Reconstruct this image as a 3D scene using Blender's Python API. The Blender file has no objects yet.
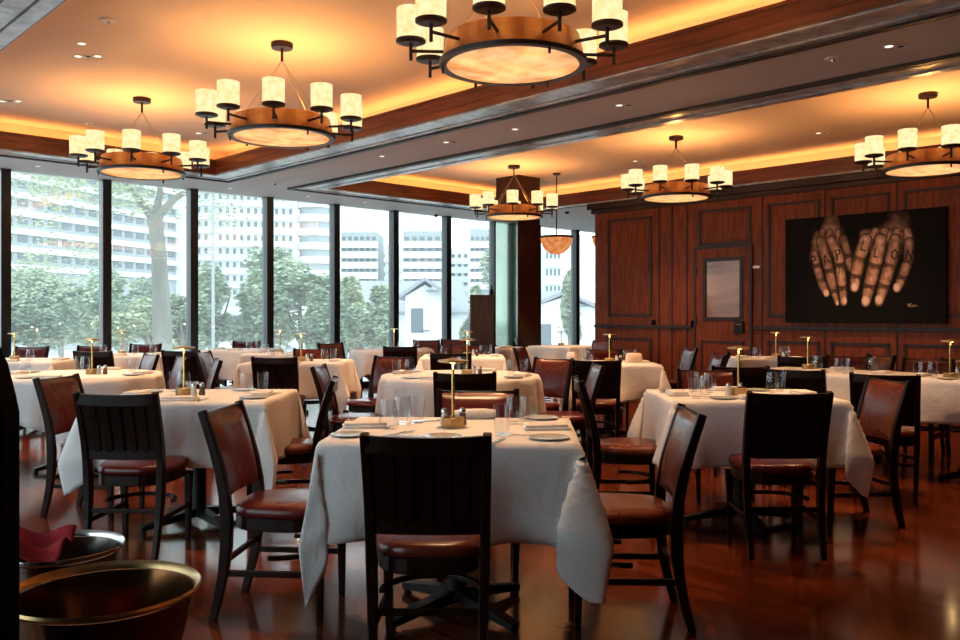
import bpy, bmesh, math, random
import numpy as np
from mathutils import Vector, Matrix
random.seed(7)
PI = math.pi
F = 857.0; EYE = 1.27; HY = 315.0
HEAD = math.radians(43.8)
SH, CH = math.sin(HEAD), math.cos(HEAD)
COL = bpy.context.scene.collection

# ------------------------------------------------------------------ camera, world, exposure
cam_d = bpy.data.cameras.new('camera'); cam = bpy.data.objects.new('camera', cam_d); COL.objects.link(cam)
cam.location = (0, 0, EYE); cam.rotation_euler = (PI/2, 0, -HEAD)
cam_d.sensor_width = 36; cam_d.lens = F/960*36; cam_d.shift_y = -5/960
cam_d.clip_start = 0.05; cam_d.clip_end = 2000
bpy.context.scene.camera = cam
sc = bpy.context.scene
sc.view_settings.view_transform = 'Standard'
try: sc.view_settings.look = 'None'
except Exception: pass
sc.view_settings.gamma = 1
sc.view_settings.exposure = 0.15
try:
    sc.cycles.use_denoising = True
    sc.cycles.sample_clamp_indirect = 4.0
    sc.cycles.caustics_reflective = False; sc.cycles.caustics_refractive = False
    sc.cycles.transparent_max_bounces = 24
    sc.cycles.max_bounces = 8
except Exception: pass
world = bpy.data.worlds.new('world'); sc.world = world; world.use_nodes = True
wn = world.node_tree.nodes; wn.clear()
wo = wn.new('ShaderNodeOutputWorld'); wb = wn.new('ShaderNodeBackground')
wb.inputs[0].default_value = (0.82, 0.93, 1.0, 1); wb.inputs[1].default_value = 3.8
world.node_tree.links.new(wb.outputs[0], wo.inputs[0])

P_CHC = 26.0
WARM = (1.0, 0.46, 0.14)
WARM2 = (1.0, 0.54, 0.26)
P_CHUP, P_CHDOWN, P_COVE, P_SPOT, P_LAMP = 7.5, 70.0, 2.6, 210.0, 0.5
def area_light(name, loc, sx, sy, power, color, rot, portal=False, shape='RECTANGLE'):
    l = bpy.data.lights.new(name, 'AREA'); l.shape = shape; l.size = sx; l.size_y = sy
    l.energy = power; l.color = color
    o = bpy.data.objects.new(name, l); COL.objects.link(o); o.location = loc; o.rotation_euler = rot
    if portal:
        try: l.cycles.is_portal = True
        except Exception: pass
    return o
area_light('window_portal', (6.5, 12.18, 1.6), 17, 3.1, 1, (1, 1, 1), (-PI/2, 0, 0), True)
area_light('window_portal', (-2.38, 6.6, 1.6), 3.1, 11, 1, (1, 1, 1), (0, -PI/2, 0), True)

# ------------------------------------------------------------------ materials
def mat(name, col, rough=0.5, metal=0.0, **kw):
    m = bpy.data.materials.new(name); m.use_nodes = True
    b = m.node_tree.nodes['Principled BSDF']
    b.inputs['Base Color'].default_value = (*col, 1); b.inputs['Roughness'].default_value = rough
    b.inputs['Metallic'].default_value = metal
    for k, v in kw.items():
        b.inputs[k.replace('_', ' ')].default_value = v
    return m
def noise_col(m, c1, c2, scale=(1, 1, 1), nscale=5, detail=4, bump=0.0, lo=.35, hi=.65, dist=0.0, rough=None, coord='Object'):
    nt = m.node_tree; N = nt.nodes; L = nt.links; b = N['Principled BSDF']
    tc = N.new('ShaderNodeTexCoord'); mp = N.new('ShaderNodeMapping'); no = N.new('ShaderNodeTexNoise')
    mp.inputs['Scale'].default_value = scale; no.inputs['Scale'].default_value = nscale
    no.inputs['Detail'].default_value = detail; no.inputs['Distortion'].default_value = dist
    L.new(tc.outputs[coord], mp.inputs[0]); L.new(mp.outputs[0], no.inputs[0])
    r = N.new('ShaderNodeValToRGB'); r.color_ramp.elements[0].color = (*c1, 1); r.color_ramp.elements[1].color = (*c2, 1)
    r.color_ramp.elements[0].position = lo; r.color_ramp.elements[1].position = hi
    L.new(no.outputs[0], r.inputs[0]); L.new(r.outputs[0], b.inputs['Base Color'])
    if bump:
        bp = N.new('ShaderNodeBump'); bp.inputs['Strength'].default_value = bump; bp.inputs['Distance'].default_value = 0.01
        L.new(no.outputs[0], bp.inputs['Height']); L.new(bp.outputs[0], b.inputs['Normal'])
    if rough:
        mr = N.new('ShaderNodeMapRange'); mr.inputs[3].default_value = rough[0]; mr.inputs[4].default_value = rough[1]
        L.new(no.outputs[0], mr.inputs[0]); L.new(mr.outputs[0], b.inputs['Roughness'])
    return m
def emis(name, c1, c2, strength, nscale=12):
    m = bpy.data.materials.new(name); m.use_nodes = True; N = m.node_tree.nodes; L = m.node_tree.links; N.clear()
    o = N.new('ShaderNodeOutputMaterial'); e = N.new('ShaderNodeEmission'); e.inputs[1].default_value = strength
    tc = N.new('ShaderNodeTexCoord'); no = N.new('ShaderNodeTexNoise'); no.inputs['Scale'].default_value = nscale; no.inputs['Detail'].default_value = 5
    r = N.new('ShaderNodeValToRGB'); r.color_ramp.elements[0].color = (*c1, 1); r.color_ramp.elements[1].color = (*c2, 1)
    r.color_ramp.elements[0].position = .35; r.color_ramp.elements[1].position = .62
    L.new(tc.outputs['Object'], no.inputs[0]); L.new(no.outputs[0], r.inputs[0]); L.new(r.outputs[0], e.inputs[0]); L.new(e.outputs[0], o.inputs[0])
    return m
def clearmat(name, tint, gloss=(1, 1, 1), ior=1.45, rough=0.0, veil=0.0):
    m = bpy.data.materials.new(name); m.use_nodes = True; N = m.node_tree.nodes; L = m.node_tree.links; N.clear()
    o = N.new('ShaderNodeOutputMaterial'); t = N.new('ShaderNodeBsdfTransparent'); t.inputs[0].default_value = (*tint, 1)
    g = N.new('ShaderNodeBsdfGlossy'); g.inputs['Color'].default_value = (*gloss, 1); g.inputs['Roughness'].default_value = rough
    f = N.new('ShaderNodeFresnel'); ge = N.new('ShaderNodeNewGeometry'); mr = N.new('ShaderNodeMapRange'); mr.inputs[3].default_value = ior; mr.inputs[4].default_value = 1/ior
    L.new(ge.outputs['Backfacing'], mr.inputs[0]); L.new(mr.outputs[0], f.inputs[0])
    mx = N.new('ShaderNodeMixShader'); L.new(f.outputs[0], mx.inputs[0]); L.new(t.outputs[0], mx.inputs[1]); L.new(g.outputs[0], mx.inputs[2])
    if veil:
        tl = N.new('ShaderNodeBsdfTranslucent'); tl.inputs[0].default_value = (.9, .95, .95, 1); m2 = N.new('ShaderNodeMixShader'); m2.inputs[0].default_value = veil
        L.new(mx.outputs[0], m2.inputs[1]); L.new(tl.outputs[0], m2.inputs[2]); L.new(m2.outputs[0], o.inputs[0])
    else: L.new(mx.outputs[0], o.inputs[0])
    return m

M = {}
M['chair_wood'] = noise_col(mat('chair_wood', (.03, .01, .006), .28, Specular_IOR_Level=.14), (.006, .002, .0012), (.018, .005, .003), (8, 8, 1.5), 6)
M['back_wood'] = mat('back_wood', (.010, .003, .002), .4, Specular_IOR_Level=.2)
M['leather'] = noise_col(mat('leather', (.12, .012, .01), .3), (.066, .005, .005), (.105, .009, .007), (1, 1, 1), 3, bump=.02, lo=.1, hi=.9, rough=(.2, .36))
M['leather_brown'] = noise_col(mat('leather_brown', (.2, .05, .02), .3), (.085, .013, .006), (.15, .027, .009), (1, 1, 1), 3, bump=.02, lo=.1, hi=.9, rough=(.2, .36))
M['leather_purple'] = noise_col(mat('leather_purple', (.07, .012, .02), .3), (.060, .010, .018), (.10, .018, .028), (1, 1, 1), 3, bump=.02, lo=.1, hi=.9, rough=(.24, .42))
M['cloth'] = noise_col(mat('cloth', (.78, .78, .78), .85), (.76, .76, .77), (.84, .84, .84), (1, 1, 1), 120, bump=.12)
def _wr():
    nt = M['cloth'].node_tree; N = nt.nodes; L = nt.links; b = N['Principled BSDF']; b0 = [n for n in N if n.type == 'BUMP'][0]
    tc = [n for n in N if n.type == 'TEX_COORD'][0]; n2 = N.new('ShaderNodeTexNoise'); n2.inputs['Scale'].default_value = 7; n2.inputs['Detail'].default_value = 3; n2.inputs['Distortion'].default_value = .6
    b2 = N.new('ShaderNodeBump'); b2.inputs['Strength'].default_value = .55; b2.inputs['Distance'].default_value = .02
    L.new(tc.outputs['Object'], n2.inputs[0]); L.new(n2.outputs[0], b2.inputs['Height']); L.new(b0.outputs[0], b2.inputs['Normal']); L.new(b2.outputs[0], b.inputs['Normal'])
_wr()
M['napkin'] = noise_col(mat('napkin', (.8, .77, .75), .9), (.74, .70, .68), (.84, .80, .77), (1, 1, 1), 60, bump=.2)
M['tall_linen'] = mat('tall_linen', (.8, .62, .5), .9)
M['black'] = mat('black_metal', (.006, .006, .007), .4, Specular_IOR_Level=.2)
M['blackmatte'] = mat('black_matte', (.0015, .0015, .002), .7, Specular_IOR_Level=.05)
M['bronze'] = mat('bronze', (.035, .022, .018), .4, .6)
M['brass'] = mat('brass', (.78, .50, .16), .25, 1.0)
M['brassdk'] = mat('aged_brass', (.50, .33, .15), .3, 1.0)
M['steel'] = mat('steel', (.7, .7, .7), .18, 1.0)
M['plate'] = mat('plate', (.42, .46, .44), .15)
M['whiteplastic'] = mat('white_plastic', (.75, .73, .7), .4)
M['bread'] = mat('menu_tan', (.62, .38, .22), .8)
M['redcloth'] = noise_col(mat('red_cloth', (.45, .02, .03), .9), (.36, .012, .022), (.5, .028, .04), nscale=40, bump=.3)
M['glass'] = clearmat('drinking_glass', (.965, .97, .975), ior=1.42)
M['pane'] = clearmat('window_pane', (.86, .90, .895), ior=1.85, veil=.045)  # veil puts the pale outdoor haze into the glass
M['mull'] = mat('mullion_black', (.012, .013, .014), .3)
# floor planks
def floor_mat():
    m = mat('cherry_floor', (.2, .04, .015), .22); nt = m.node_tree; N = nt.nodes; L = nt.links; b = N['Principled BSDF']
    tc = N.new('ShaderNodeTexCoord'); mp = N.new('ShaderNodeMapping'); mp.inputs['Rotation'].default_value = (0, 0, math.radians(90))
    br = N.new('ShaderNodeTexBrick'); br.inputs['Scale'].default_value = 1.0
    br.inputs['Color1'].default_value = (.17, .036, .010, 1); br.inputs['Color2'].default_value = (.10, .019, .006, 1); br.inputs['Mortar'].default_value = (.02, .005, .003, 1)
    br.inputs['Mortar Size'].default_value = .005; br.inputs['Brick Width'].default_value = 1.1; br.inputs['Row Height'].default_value = .125
    L.new(tc.outputs['Object'], mp.inputs[0]); L.new(mp.outputs[0], br.inputs[0])
    mp2 = N.new('ShaderNodeMapping'); mp2.inputs['Scale'].default_value = (14, 1.0, 1)
    no = N.new('ShaderNodeTexNoise'); no.inputs['Scale'].default_value = 2; no.inputs['Detail'].default_value = 6
    L.new(tc.outputs['Object'], mp2.inputs[0]); L.new(mp2.outputs[0], no.inputs[0])
    mx = N.new('ShaderNodeMixRGB'); mx.blend_type = 'MULTIPLY'; mx.inputs[0].default_value = .8
    rp = N.new('ShaderNodeValToRGB'); rp.color_ramp.elements[0].color = (.65, .62, .6, 1); rp.color_ramp.elements[1].color = (1.2, 1.15, 1.1, 1)
    rp.color_ramp.elements[0].position = .3; rp.color_ramp.elements[1].position = .7
    L.new(no.outputs[0], rp.inputs[0]); L.new(br.outputs[0], mx.inputs[1]); L.new(rp.outputs[0], mx.inputs[2]); L.new(mx.outputs[0], b.inputs['Base Color'])
    bp = N.new('ShaderNodeBump'); bp.inputs['Strength'].default_value = .1; bp.inputs['Distance'].default_value = .001
    L.new(br.outputs['Fac'], bp.inputs['Height']); bp.invert = True; L.new(bp.outputs[0], b.inputs['Normal'])
    mr = N.new('ShaderNodeMapRange'); mr.inputs[3].default_value = .11; mr.inputs[4].default_value = .17
    L.new(no.outputs[0], mr.inputs[0]); L.new(mr.outputs[0], b.inputs['Roughness'])
    return m
M['floor'] = floor_mat()
M['panel'] = noise_col(mat('panel_wood', (.12, .03, .012), .45, Specular_IOR_Level=.15), (.125, .026, .007), (.225, .052, .014), (5, 5, .6), 5, dist=.5)
M['paneldk'] = noise_col(mat('panel_wood_dark', (.03, .008, .004), .4, Specular_IOR_Level=.3), (.020, .006, .003), (.035, .011, .006), (6, 6, .6), 5)
M['fascia'] = noise_col(mat('fascia_wood', (.10, .025, .01), .35), (.085, .018, .006), (.20, .048, .015), (.5, .5, 7), 5)
M['silver'] = noise_col(mat('silver_moulding', (.3, .31, .33), .28, .25), (.36, .37, .38), (.66, .67, .69), (1, 1, 1), 9, bump=.3)
M['soffit'] = mat('soffit_paint', (.62, .58, .56), .8)
M['ceil'] = mat('ceiling_paint', (.80, .60, .44), .85)
M['groove'] = mat('groove_dark', (.02, .012, .01), .5)
M['shade'] = emis('shade_alabaster', (1.0, .66, .27), (1.0, .82, .46), 1.13, 22)
M['diffuser'] = emis('diffuser_alabaster', (.50, .24, .09), (.80, .50, .26), .9, 7)
def _tr():
    nt = M['diffuser'].node_tree; N = nt.nodes; L = nt.links; o = [n for n in N if n.type == 'OUTPUT_MATERIAL'][0]; e = [n for n in N if n.type == 'EMISSION'][0]
    t = N.new('ShaderNodeBsdfTranslucent'); t.inputs[0].default_value = (.035, .028, .02, 1); a = N.new('ShaderNodeAddShader')
    L.new(e.outputs[0], a.inputs[0]); L.new(t.outputs[0], a.inputs[1]); L.new(a.outputs[0], o.inputs[0])
_tr()
M['drum'] = noise_col(mat('drum_copper', (.5, .16, .04), .35, .35), (.45, .13, .03), (.85, .30, .07), nscale=6, detail=6)
M['bowl'] = emis('bowl_amber', (.60, .17, .045), (.95, .36, .12), .8, 12)
M['lampglow'] = emis('downlight_glow', (1, .85, .65), (1, .9, .75), 2.2)
M['mirror'] = mat('mirror', (.26, .31, .26), .05, 1.0)

# ------------------------------------------------------------------ mesh builder
class MB:
    def __init__(s): s.v = []; s.f = []
    def add(s, vs, fs):
        n = len(s.v); s.v += [tuple(v) for v in vs]; s.f += [tuple(i+n for i in f) for f in fs]; return s
    def box(s, c, d, rz=0, R=None):
        hx, hy, hz = d[0]/2, d[1]/2, d[2]/2
        vs = [Vector((x, y, z)) for x in (-hx, hx) for y in (-hy, hy) for z in (-hz, hz)]
        if R is None: R = Matrix.Rotation(rz, 3, 'Z')
        C = Vector(c); vs = [R @ v + C for v in vs]
        return s.add(vs, [(0, 1, 3, 2), (4, 6, 7, 5), (0, 4, 5, 1), (2, 3, 7, 6), (0, 2, 6, 4), (1, 5, 7, 3)])
    def b2(s, a, b):
        return s.box([(a[i]+b[i])/2 for i in range(3)], [abs(b[i]-a[i]) for i in range(3)])
    def sweep(s, pts, w, t, side=(1, 0, 0)):
        # rectangular bar: w along side, t across; w,t number or list
        P = [Vector(p) for p in pts]; n = len(P); S0 = Vector(side); vs = []
        for i, p in enumerate(P):
            T = (P[min(i+1, n-1)] - P[max(i-1, 0)]).normalized()
            S = (S0 - T*S0.dot(T)).normalized(); U = T.cross(S)
            ww = w[i] if isinstance(w, (list, tuple)) else w; tt = t[i] if isinstance(t, (list, tuple)) else t
            for a, b in ((-1, -1), (1, -1), (1, 1), (-1, 1)): vs.append(p + S*a*ww/2 + U*b*tt/2)
        fs = [(i*4+j, i*4+(j+1) % 4, i*4+4+(j+1) % 4, i*4+4+j) for i in range(n-1) for j in range(4)]
        fs += [(3, 2, 1, 0), (4*n-4, 4*n-3, 4*n-2, 4*n-1)]
        return s.add(vs, fs)
    def tube(s, pts, r, n=8):
        P = [Vector(p) for p in pts]; k = len(P); vs = []
        ref = Vector((0, 0, 1))
        if abs((P[-1]-P[0]).normalized().dot(ref)) > .9: ref = Vector((1, 0, 0))
        for i, p in enumerate(P):
            T = (P[min(i+1, k-1)] - P[max(i-1, 0)]).normalized(); A = (ref - T*ref.dot(T)).normalized(); B = T.cross(A)
            rr = r[i] if isinstance(r, (list, tuple)) else r
            for j in range(n): a = 2*PI*j/n; vs.append(p + (A*math.cos(a) + B*math.sin(a))*rr)
        fs = [(i*n+j, i*n+(j+1) % n, (i+1)*n+(j+1) % n, (i+1)*n+j) for i in range(k-1) for j in range(n)]
        fs += [tuple(range(n-1, -1, -1)), tuple(range((k-1)*n, k*n))]
        return s.add(vs, fs)
    def lathe(s, prof, n=20, c=(0, 0, 0), cap=True):
        vs = []; k = len(prof)
        for r, z in prof:
            for j in range(n): a = 2*PI*j/n; vs.append((c[0]+r*math.cos(a), c[1]+r*math.sin(a), c[2]+z))
        fs = [(i*n+j, i*n+(j+1) % n, (i+1)*n+(j+1) % n, (i+1)*n+j) for i in range(k-1) for j in range(n)]
        if cap:
            if prof[0][0] > 1e-5: fs.append(tuple(range(n-1, -1, -1)))
            if prof[-1][0] > 1e-5: fs.append(tuple(range((k-1)*n, k*n)))
        return s.add(vs, fs)
    def prism(s, poly, z0, z1):
        n = len(poly); vs = [(x, y, z0) for x, y in poly] + [(x, y, z1) for x, y in poly]
        return s.add(vs, [tuple(range(n-1, -1, -1)), tuple(range(n, 2*n))] + [(i, (i+1) % n, n+(i+1) % n, n+i) for i in range(n)])
    def build(s, name, m, parent=None, smooth=False, bevel=0.0, solid=0.0):
        me = bpy.data.meshes.new(name); me.from_pydata(s.v, [], s.f); me.update()
        bm = bmesh.new(); bm.from_mesh(me)
        bmesh.ops.remove_doubles(bm, verts=bm.verts, dist=1e-5)
        if not solid: bmesh.ops.recalc_face_normals(bm, faces=bm.faces)
        if bevel: bmesh.ops.bevel(bm, geom=[e for e in bm.edges if e.is_manifold and e.calc_face_angle(0) > .6], offset=bevel, segments=2, affect='EDGES', profile=.6)
        bm.to_mesh(me); bm.free()
        if smooth:
            for p in me.polygons: p.use_smooth = True
        me.materials.append(m)
        o = bpy.data.objects.new(name, me); COL.objects.link(o)
        if parent is not None: o.parent = parent
        if solid:
            md = o.modifiers.new('solid', 'SOLIDIFY'); md.thickness = solid; md.offset = -1
        return o
def autosmooth(o, ang=40):
    me = o.data
    for p in me.polygons: p.use_smooth = True
    try: me.set_sharp_from_angle(angle=math.radians(ang))
    except Exception: pass
    return o
def tag(o, label=None, cat=None, group=None, kind=None):
    if label: o['label'] = label
    if cat: o['category'] = cat
    if group: o['group'] = group
    if kind: o['kind'] = kind
    return o
def struct(o): o['kind'] = 'structure'; return o
def empty(name, loc=(0, 0, 0), rz=0):
    o = bpy.data.objects.new(name, None); COL.objects.link(o); o.location = loc; o.rotation_euler = (0, 0, rz); o.empty_display_size = .1
    return o
def dup(root, loc, rz):
    r = root.copy(); COL.objects.link(r); r.location = loc; r.rotation_euler = (0, 0, rz)
    for ch in list(root.children):
        c = ch.copy(); COL.objects.link(c); c.parent = r
        for g in list(ch.children):
            d = g.copy(); COL.objects.link(d); d.parent = c
    return r
def W(a, d, z=0.0):   # room position from sideways offset and distance seen from the doorway
    return Vector((d*SH + a*CH, d*CH - a*SH, z))
def at(px, d, z=0.0): return W((px-480)/F*d, d, z)
def on_z(px, py, z):
    d = (EYE-z)*F/(py-HY); return at(px, d, z)
def wallY(px, X=11.5):
    u = (px-480)/F; return X*(CH-SH*u)/(SH+CH*u)

# ------------------------------------------------------------------ room shell
ZS, ZF, ZC = EYE+1.90, EYE+2.09, EYE+2.25       # soffit, fascia top, upper ceiling
XW, YW, XL, YB, XE = 11.5, 12.3, -2.5, -4.0, 17.0
struct(MB().b2((XL-.2, YB-.2, -.2), (XE+.2, YW+.25, 0)).build('floor', M['floor']))
# soffit plane with two coffers
C1 = (1.75, 5.44, YB+1.0, 10.82); C2 = (7.2, 11.35, YB+1.0, 10.82)
BW = .40  # silver band width
so = MB()
def slab(x0, y0, x1, y1): so.b2((x0, y0, ZS), (x1, y1, ZS+.12))
slab(XL-.2, YB-.2, C1[0], YW+.2); slab(C1[1], YB-.2, C2[0], YW+.2); slab(C2[1], YB-.2, XE+.2, YW+.2)
slab(C1[0], C1[3], C1[1], YW+.2); slab(C2[0], C2[3], C2[1], YW+.2)
slab(C1[0], YB-.2, C1[1], C1[2]); slab(C2[0], YB-.2, C2[1], C2[2])
struct(so.build('ceiling', M['soffit']))
for C in (C1, C2):
    x0, x1, y0, y1 = C; e = .28
    struct(MB().b2((x0-e-.05, y0-e-.05, ZC), (x1+e+.05, y1+e+.05, ZC+.06)).build('ceiling', M['ceil']))
    side = MB()
    side.b2((x0-e-.05, y0-e, ZS+.1), (x0-e, y1+e, ZC)); side.b2((x1+e, y0-e, ZS+.1), (x1+e+.05, y1+e, ZC))
    side.b2((x0-e, y0-e-.05, ZS+.1), (x1+e, y0-e, ZC)); side.b2((x0-e, y1+e, ZS+.1), (x1+e, y1+e+.05, ZC))
    struct(side.build('ceiling', M['ceil']))
    t = .03
    g_ = .025
    for (a, b, nm) in (((x0+g_, y0), (x0-t, y1), 1), ((x1-g_, y0), (x1+t, y1), 2), ((x0-t, y0+g_), (x1+t, y0-t), 3), ((x0-t, y1-g_), (x1+t, y1+t), 4)):
        fb = MB().b2((a[0], a[1], ZS-.005), (b[0], b[1], ZF))
        # stepped lip
        ex = .012
        xa, xb = sorted((a[0], b[0])); ya, yb = sorted((a[1], b[1]))
        fb.b2((xa-ex, ya-ex, ZF-.03), (xb+ex, yb+ex, ZF)); fb.b2((xa-ex*.7, ya-ex*.7, ZS+.06), (xb+ex*.7, yb+ex*.7, ZS+.075))
        struct(fb.build('trim_%d' % nm, M['fascia']))
    # silver moulding band around the coffer (stepped), with dark outer groove
    bm_ = MB(); gm = MB()
    def frame(mb, e0, e1, za, zb):
        mb.b2((x0-e1, y0-e1, za), (x0-e0, y1+e1, zb)); 
        mb.b2((x1+e0, y0-e1, za), (x1+e1, y1+e1, zb))
        mb.b2((x0-e0, y0-e1, za), (x1+e0, y0-e0, zb)); mb.b2((x0-e0, y1+e0, za), (x1+e0, y1+e1, zb))
    lim = .36 if C is C1 else .36
    if C is C2: pass
    frame(bm_, .0, .10, ZS-.020, ZS); frame(bm_, .115, .25, ZS-.010, ZS+.001); frame(bm_, .27, .30, ZS-.020, ZS); frame(bm_, .315, lim, ZS-.012, ZS)
    frame(gm, lim, lim+.055, ZS-.030, ZS)
    if C is C2:
        # keep the mouldings clear of the wood wall: cut at its face
        for mb in (bm_, gm): mb.v = [(min(v[0], 11.44 if mb is bm_ else 11.46), v[1], v[2]) for v in mb.v]
    struct(bm_.build('trim_5', M['silver'])); struct(gm.build('trim_6', M['groove']))
    # cove strips lying on the ledge behind the fascia
    for (cx, cy, sx, sy) in ((x0-.15, (y0+y1)/2, .05, y1-y0), (x1+.15, (y0+y1)/2, .05, y1-y0), ((x0+x1)/2, y1+.15, x1-x0, .05), ((x0+x1)/2, y0-.15, x1-x0, .05)):
        area_light('cove_strip', (cx, cy, ZS+.14), sx, sy, P_COVE*max(sx, sy), WARM, (PI, 0, 0))

# walls
struct(MB().b2((XL-.2, YB-.2, 0), (XE+.2, YB, ZS)).build('wall_back', M['paneldk']))
struct(MB().b2((XE, YB, 0), (XE+.2, YW+.2, ZS)).build('wall_side', M['panel']))
yEnd = wallY(595)
struct(MB().b2((XW, YB, 0), (XW+.3, yEnd, ZS)).build('wall_right', M['panel']))
# panel mouldings on the right wall
def wz(px, py, X=XW): u = (px-480)/F; d = X/(SH+CH*u); return EYE-(py-HY)*d/F
def moulding(px0, px1, z0, z1, name='trim_7', w=.035):
    ya, yb = wallY(px1), wallY(px0)
    b = MB(); x0, x1 = XW-.018, XW
    b.b2((x0, ya, z0), (x1, ya+w, z1)); b.b2((x0, yb-w, z0), (x1, yb, z1)); b.b2((x0, ya, z0), (x1, yb, z0+w)); b.b2((x0, ya, z1-w), (x1, yb, z1))
    struct(b.build(name, M['paneldk'], bevel=.004))
    struct(MB().b2((XW-.008, ya+w+.03, z0+w+.03), (XW, yb-w-.03, z1-w-.03)).build('trim_8', M['panel'], bevel=.004))
zrail = 1.06; zlow0 = .16; zlow1 = .90; ztop = 2.86; zb = 1.25
for a, b in ((608, 652), (768, 820), (831, 890), (904, 972), (988, 1070)):
    moulding(a, b, zb, ztop); moulding(a, b, zlow0, zlow1)
moulding(699, 751, 2.32, ztop)
def vline(px, z0=0.1, z1=3.0, w=.018):
    y = wallY(px); struct(MB().b2((XW-.012, y-w/2, z0), (XW, y+w/2, z1)).build('trim_9', M['paneldk']))
for px in (659, 672, 687, 762, 825, 897, 980): vline(px)
struct(MB().b2((XW-.03, YB, zrail), (XW, wallY(753), zrail+.05)).b2((XW-.03, wallY(692), zrail), (XW, yEnd, zrail+.05)).build('trim_10', M['paneldk'], bevel=.005))
struct(MB().b2((XW-.025, YB, 0), (XW, wallY(753), .14)).b2((XW-.025, wallY(692), 0), (XW, yEnd, .14)).build('baseboard_right', M['paneldk'], bevel=.005))
struct(MB().b2((XW-.05, YB, 2.98), (XW, yEnd+.05, 3.05)).b2((XW-.10, YB, 3.05), (XW, yEnd+.10, ZS)).b2((XW, yEnd, 3.05), (XW+.3, yEnd+.10, ZS)).build('trim_11', M['paneldk'], bevel=.008))
# door with porthole-like rectangular glass
ya, yb = wallY(751), wallY(697)
dr = empty('door_1', (XW-.01, (ya+yb)/2, 0)); struct(dr)
yc = (ya+yb)/2; hw = (yb-ya)/2
wy0, wy1 = wallY(741)-yc, wallY(707)-yc; wz0, wz1 = wz(724, 317), wz(724, 261)
d = MB(); zt = 2.27
d.b2((-.02, -hw, .01), (0, wy0-.04, zt)); d.b2((-.02, wy1+.04, .01), (0, hw, zt)); d.b2((-.02, wy0-.04, .01), (0, wy1+.04, wz0-.04)); d.b2((-.02, wy0-.04, wz1+.04), (0, wy1+.04, zt))
d.build('leaf', M['panel'], dr)
fr = MB()
for q in (((-.035, wy0-.05, wz0-.05), (0, wy0, wz1+.05)), ((-.035, wy1, wz0-.05), (0, wy1+.05, wz1+.05)), ((-.035, wy0, wz0-.05), (0, wy1, wz0)), ((-.035, wy0, wz1), (0, wy1, wz1+.05))): fr.b2(*q)
fr.build('glass_frame', M['paneldk'], dr, bevel=.004)
gp = noise_col(mat('door_glass', (.3, .2, .15), .12), (.24, .12, .065), (.44, .27, .18), (.1, .3, 2.0), 1.0, lo=.45, hi=.55)  # opaque pane; the lit space behind is put into its warm colour
MB().b2((-.012, wy0, wz0), (-.004, wy1, wz1)).build('pane', gp, dr)
cs = MB().b2((-.03, -hw-.03, 0), (.01, -hw, zt+.03)).b2((-.03, hw, 0), (.01, hw+.03, zt+.03)).b2((-.03, -hw, zt), (.01, hw, zt+.03)); cs.build('door_frame', M['paneldk'], dr)
for z in (.35, 1.2, 1.93):
    MB().b2((-.04, hw-.02, z-.06), (-.02, hw+.01, z+.06)).build('hinge', M['bronze'], dr)
lp = MB(); y0_, y1_ = -hw+.09, hw-.09
for q in (((-.03, y0_, .2), (-.02, y0_+.03, .88)), ((-.03, y1_-.03, .2), (-.02, y1_, .88)), ((-.03, y0_, .2), (-.02, y1_, .23)), ((-.03, y0_, .85), (-.02, y1_, .88))): lp.b2(*q)
lp.build('panel_moulding', M['paneldk'], dr)
lk = empty('door_lock', (XW-.045, wallY(741), 1.09)); tag(lk, 'small black lock box with chrome lever on the right edge of wooden door', 'door lock')
MB().b2((-.03, -.075, -.09), (.015, .075, .09)).build('housing', M['black'], lk, bevel=.01)
MB().tube([(-.045, -.06, .04), (-.045, .03, .04)], .008).tube([(-.03, -.05, .04), (-.047, -.05, .04)], .008).build('lever', M['steel'], lk)
y = wallY(756); sg = MB().b2((-.012, -.06, -.018), (.0, .06, .018)).build('wall_plate', mat('plate_metal', (.75, .5, .32), .35, .6)); sg.location = (XW, y, wz(756, 267)); tag(sg, 'small pale metal plate on the wall pilaster right of the door', 'wall plate')
for i, (px, py) in enumerate(((654, 323), (693, 324))):
    s_ = MB().b2((-.015, -.035, -.05), (0, .035, .05)).build('wall_switch', M['blackmatte'], bevel=.004); s_.location = (XW-(.03 if False else 0), wallY(px), wz(px, py)+.0)
    tag(s_, ('dark switch plate on wood wall left of pilaster', 'dark switch plate on wood wall just left of the door')[i], 'switch')

# window wall
XM = [3.26+1.283*k for k in range(-5, 12)]
for k, x in enumerate(XM):
    struct(MB().b2((x-.06, YW-.02, 0), (x+.06, YW+.14, ZS)).build('trim_%d' % (20+k), M['mull'], bevel=.006))
    if k+1 < len(XM):
        o = MB().b2((x+.06, YW+.07, .10), (XM[k+1]-.06, YW+.078, ZS)).build('window_%d' % (k+1), M['pane']); struct(o)
struct(MB().b2((XL, YW, 0), (XE, YW+.14, .10)).build('trim_40', M['mull']))
struct(MB().b2((XM[-1]+.06, YW+.0, .1), (XE, YW+.1, ZS)).build('wall_far', M['panel']))
YM = [1.2+1.45*k for k in range(8)]
struct(MB().b2((XL-.2, YB, 0), (XL, 1.2, ZS)).build('wall_left', M['paneldk']))
for k, y in enumerate(YM):
    struct(MB().b2((XL-.14, y-.05, 0), (XL+.02, y+.05, ZS)).build('trim_%d' % (50+k), M['mull']))
    y2 = YM[k+1] if k+1 < len(YM) else YW
    if y2-y > .2: struct(MB().b2((XL-.08, y+.05, .1), (XL-.072, y2-.05, ZS)).build('window_%d' % (30+k), M['pane']))
struct(MB().b2((XL-.14, YB, 0), (XL, YW, .10)).build('trim_70', M['mull']))

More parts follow.
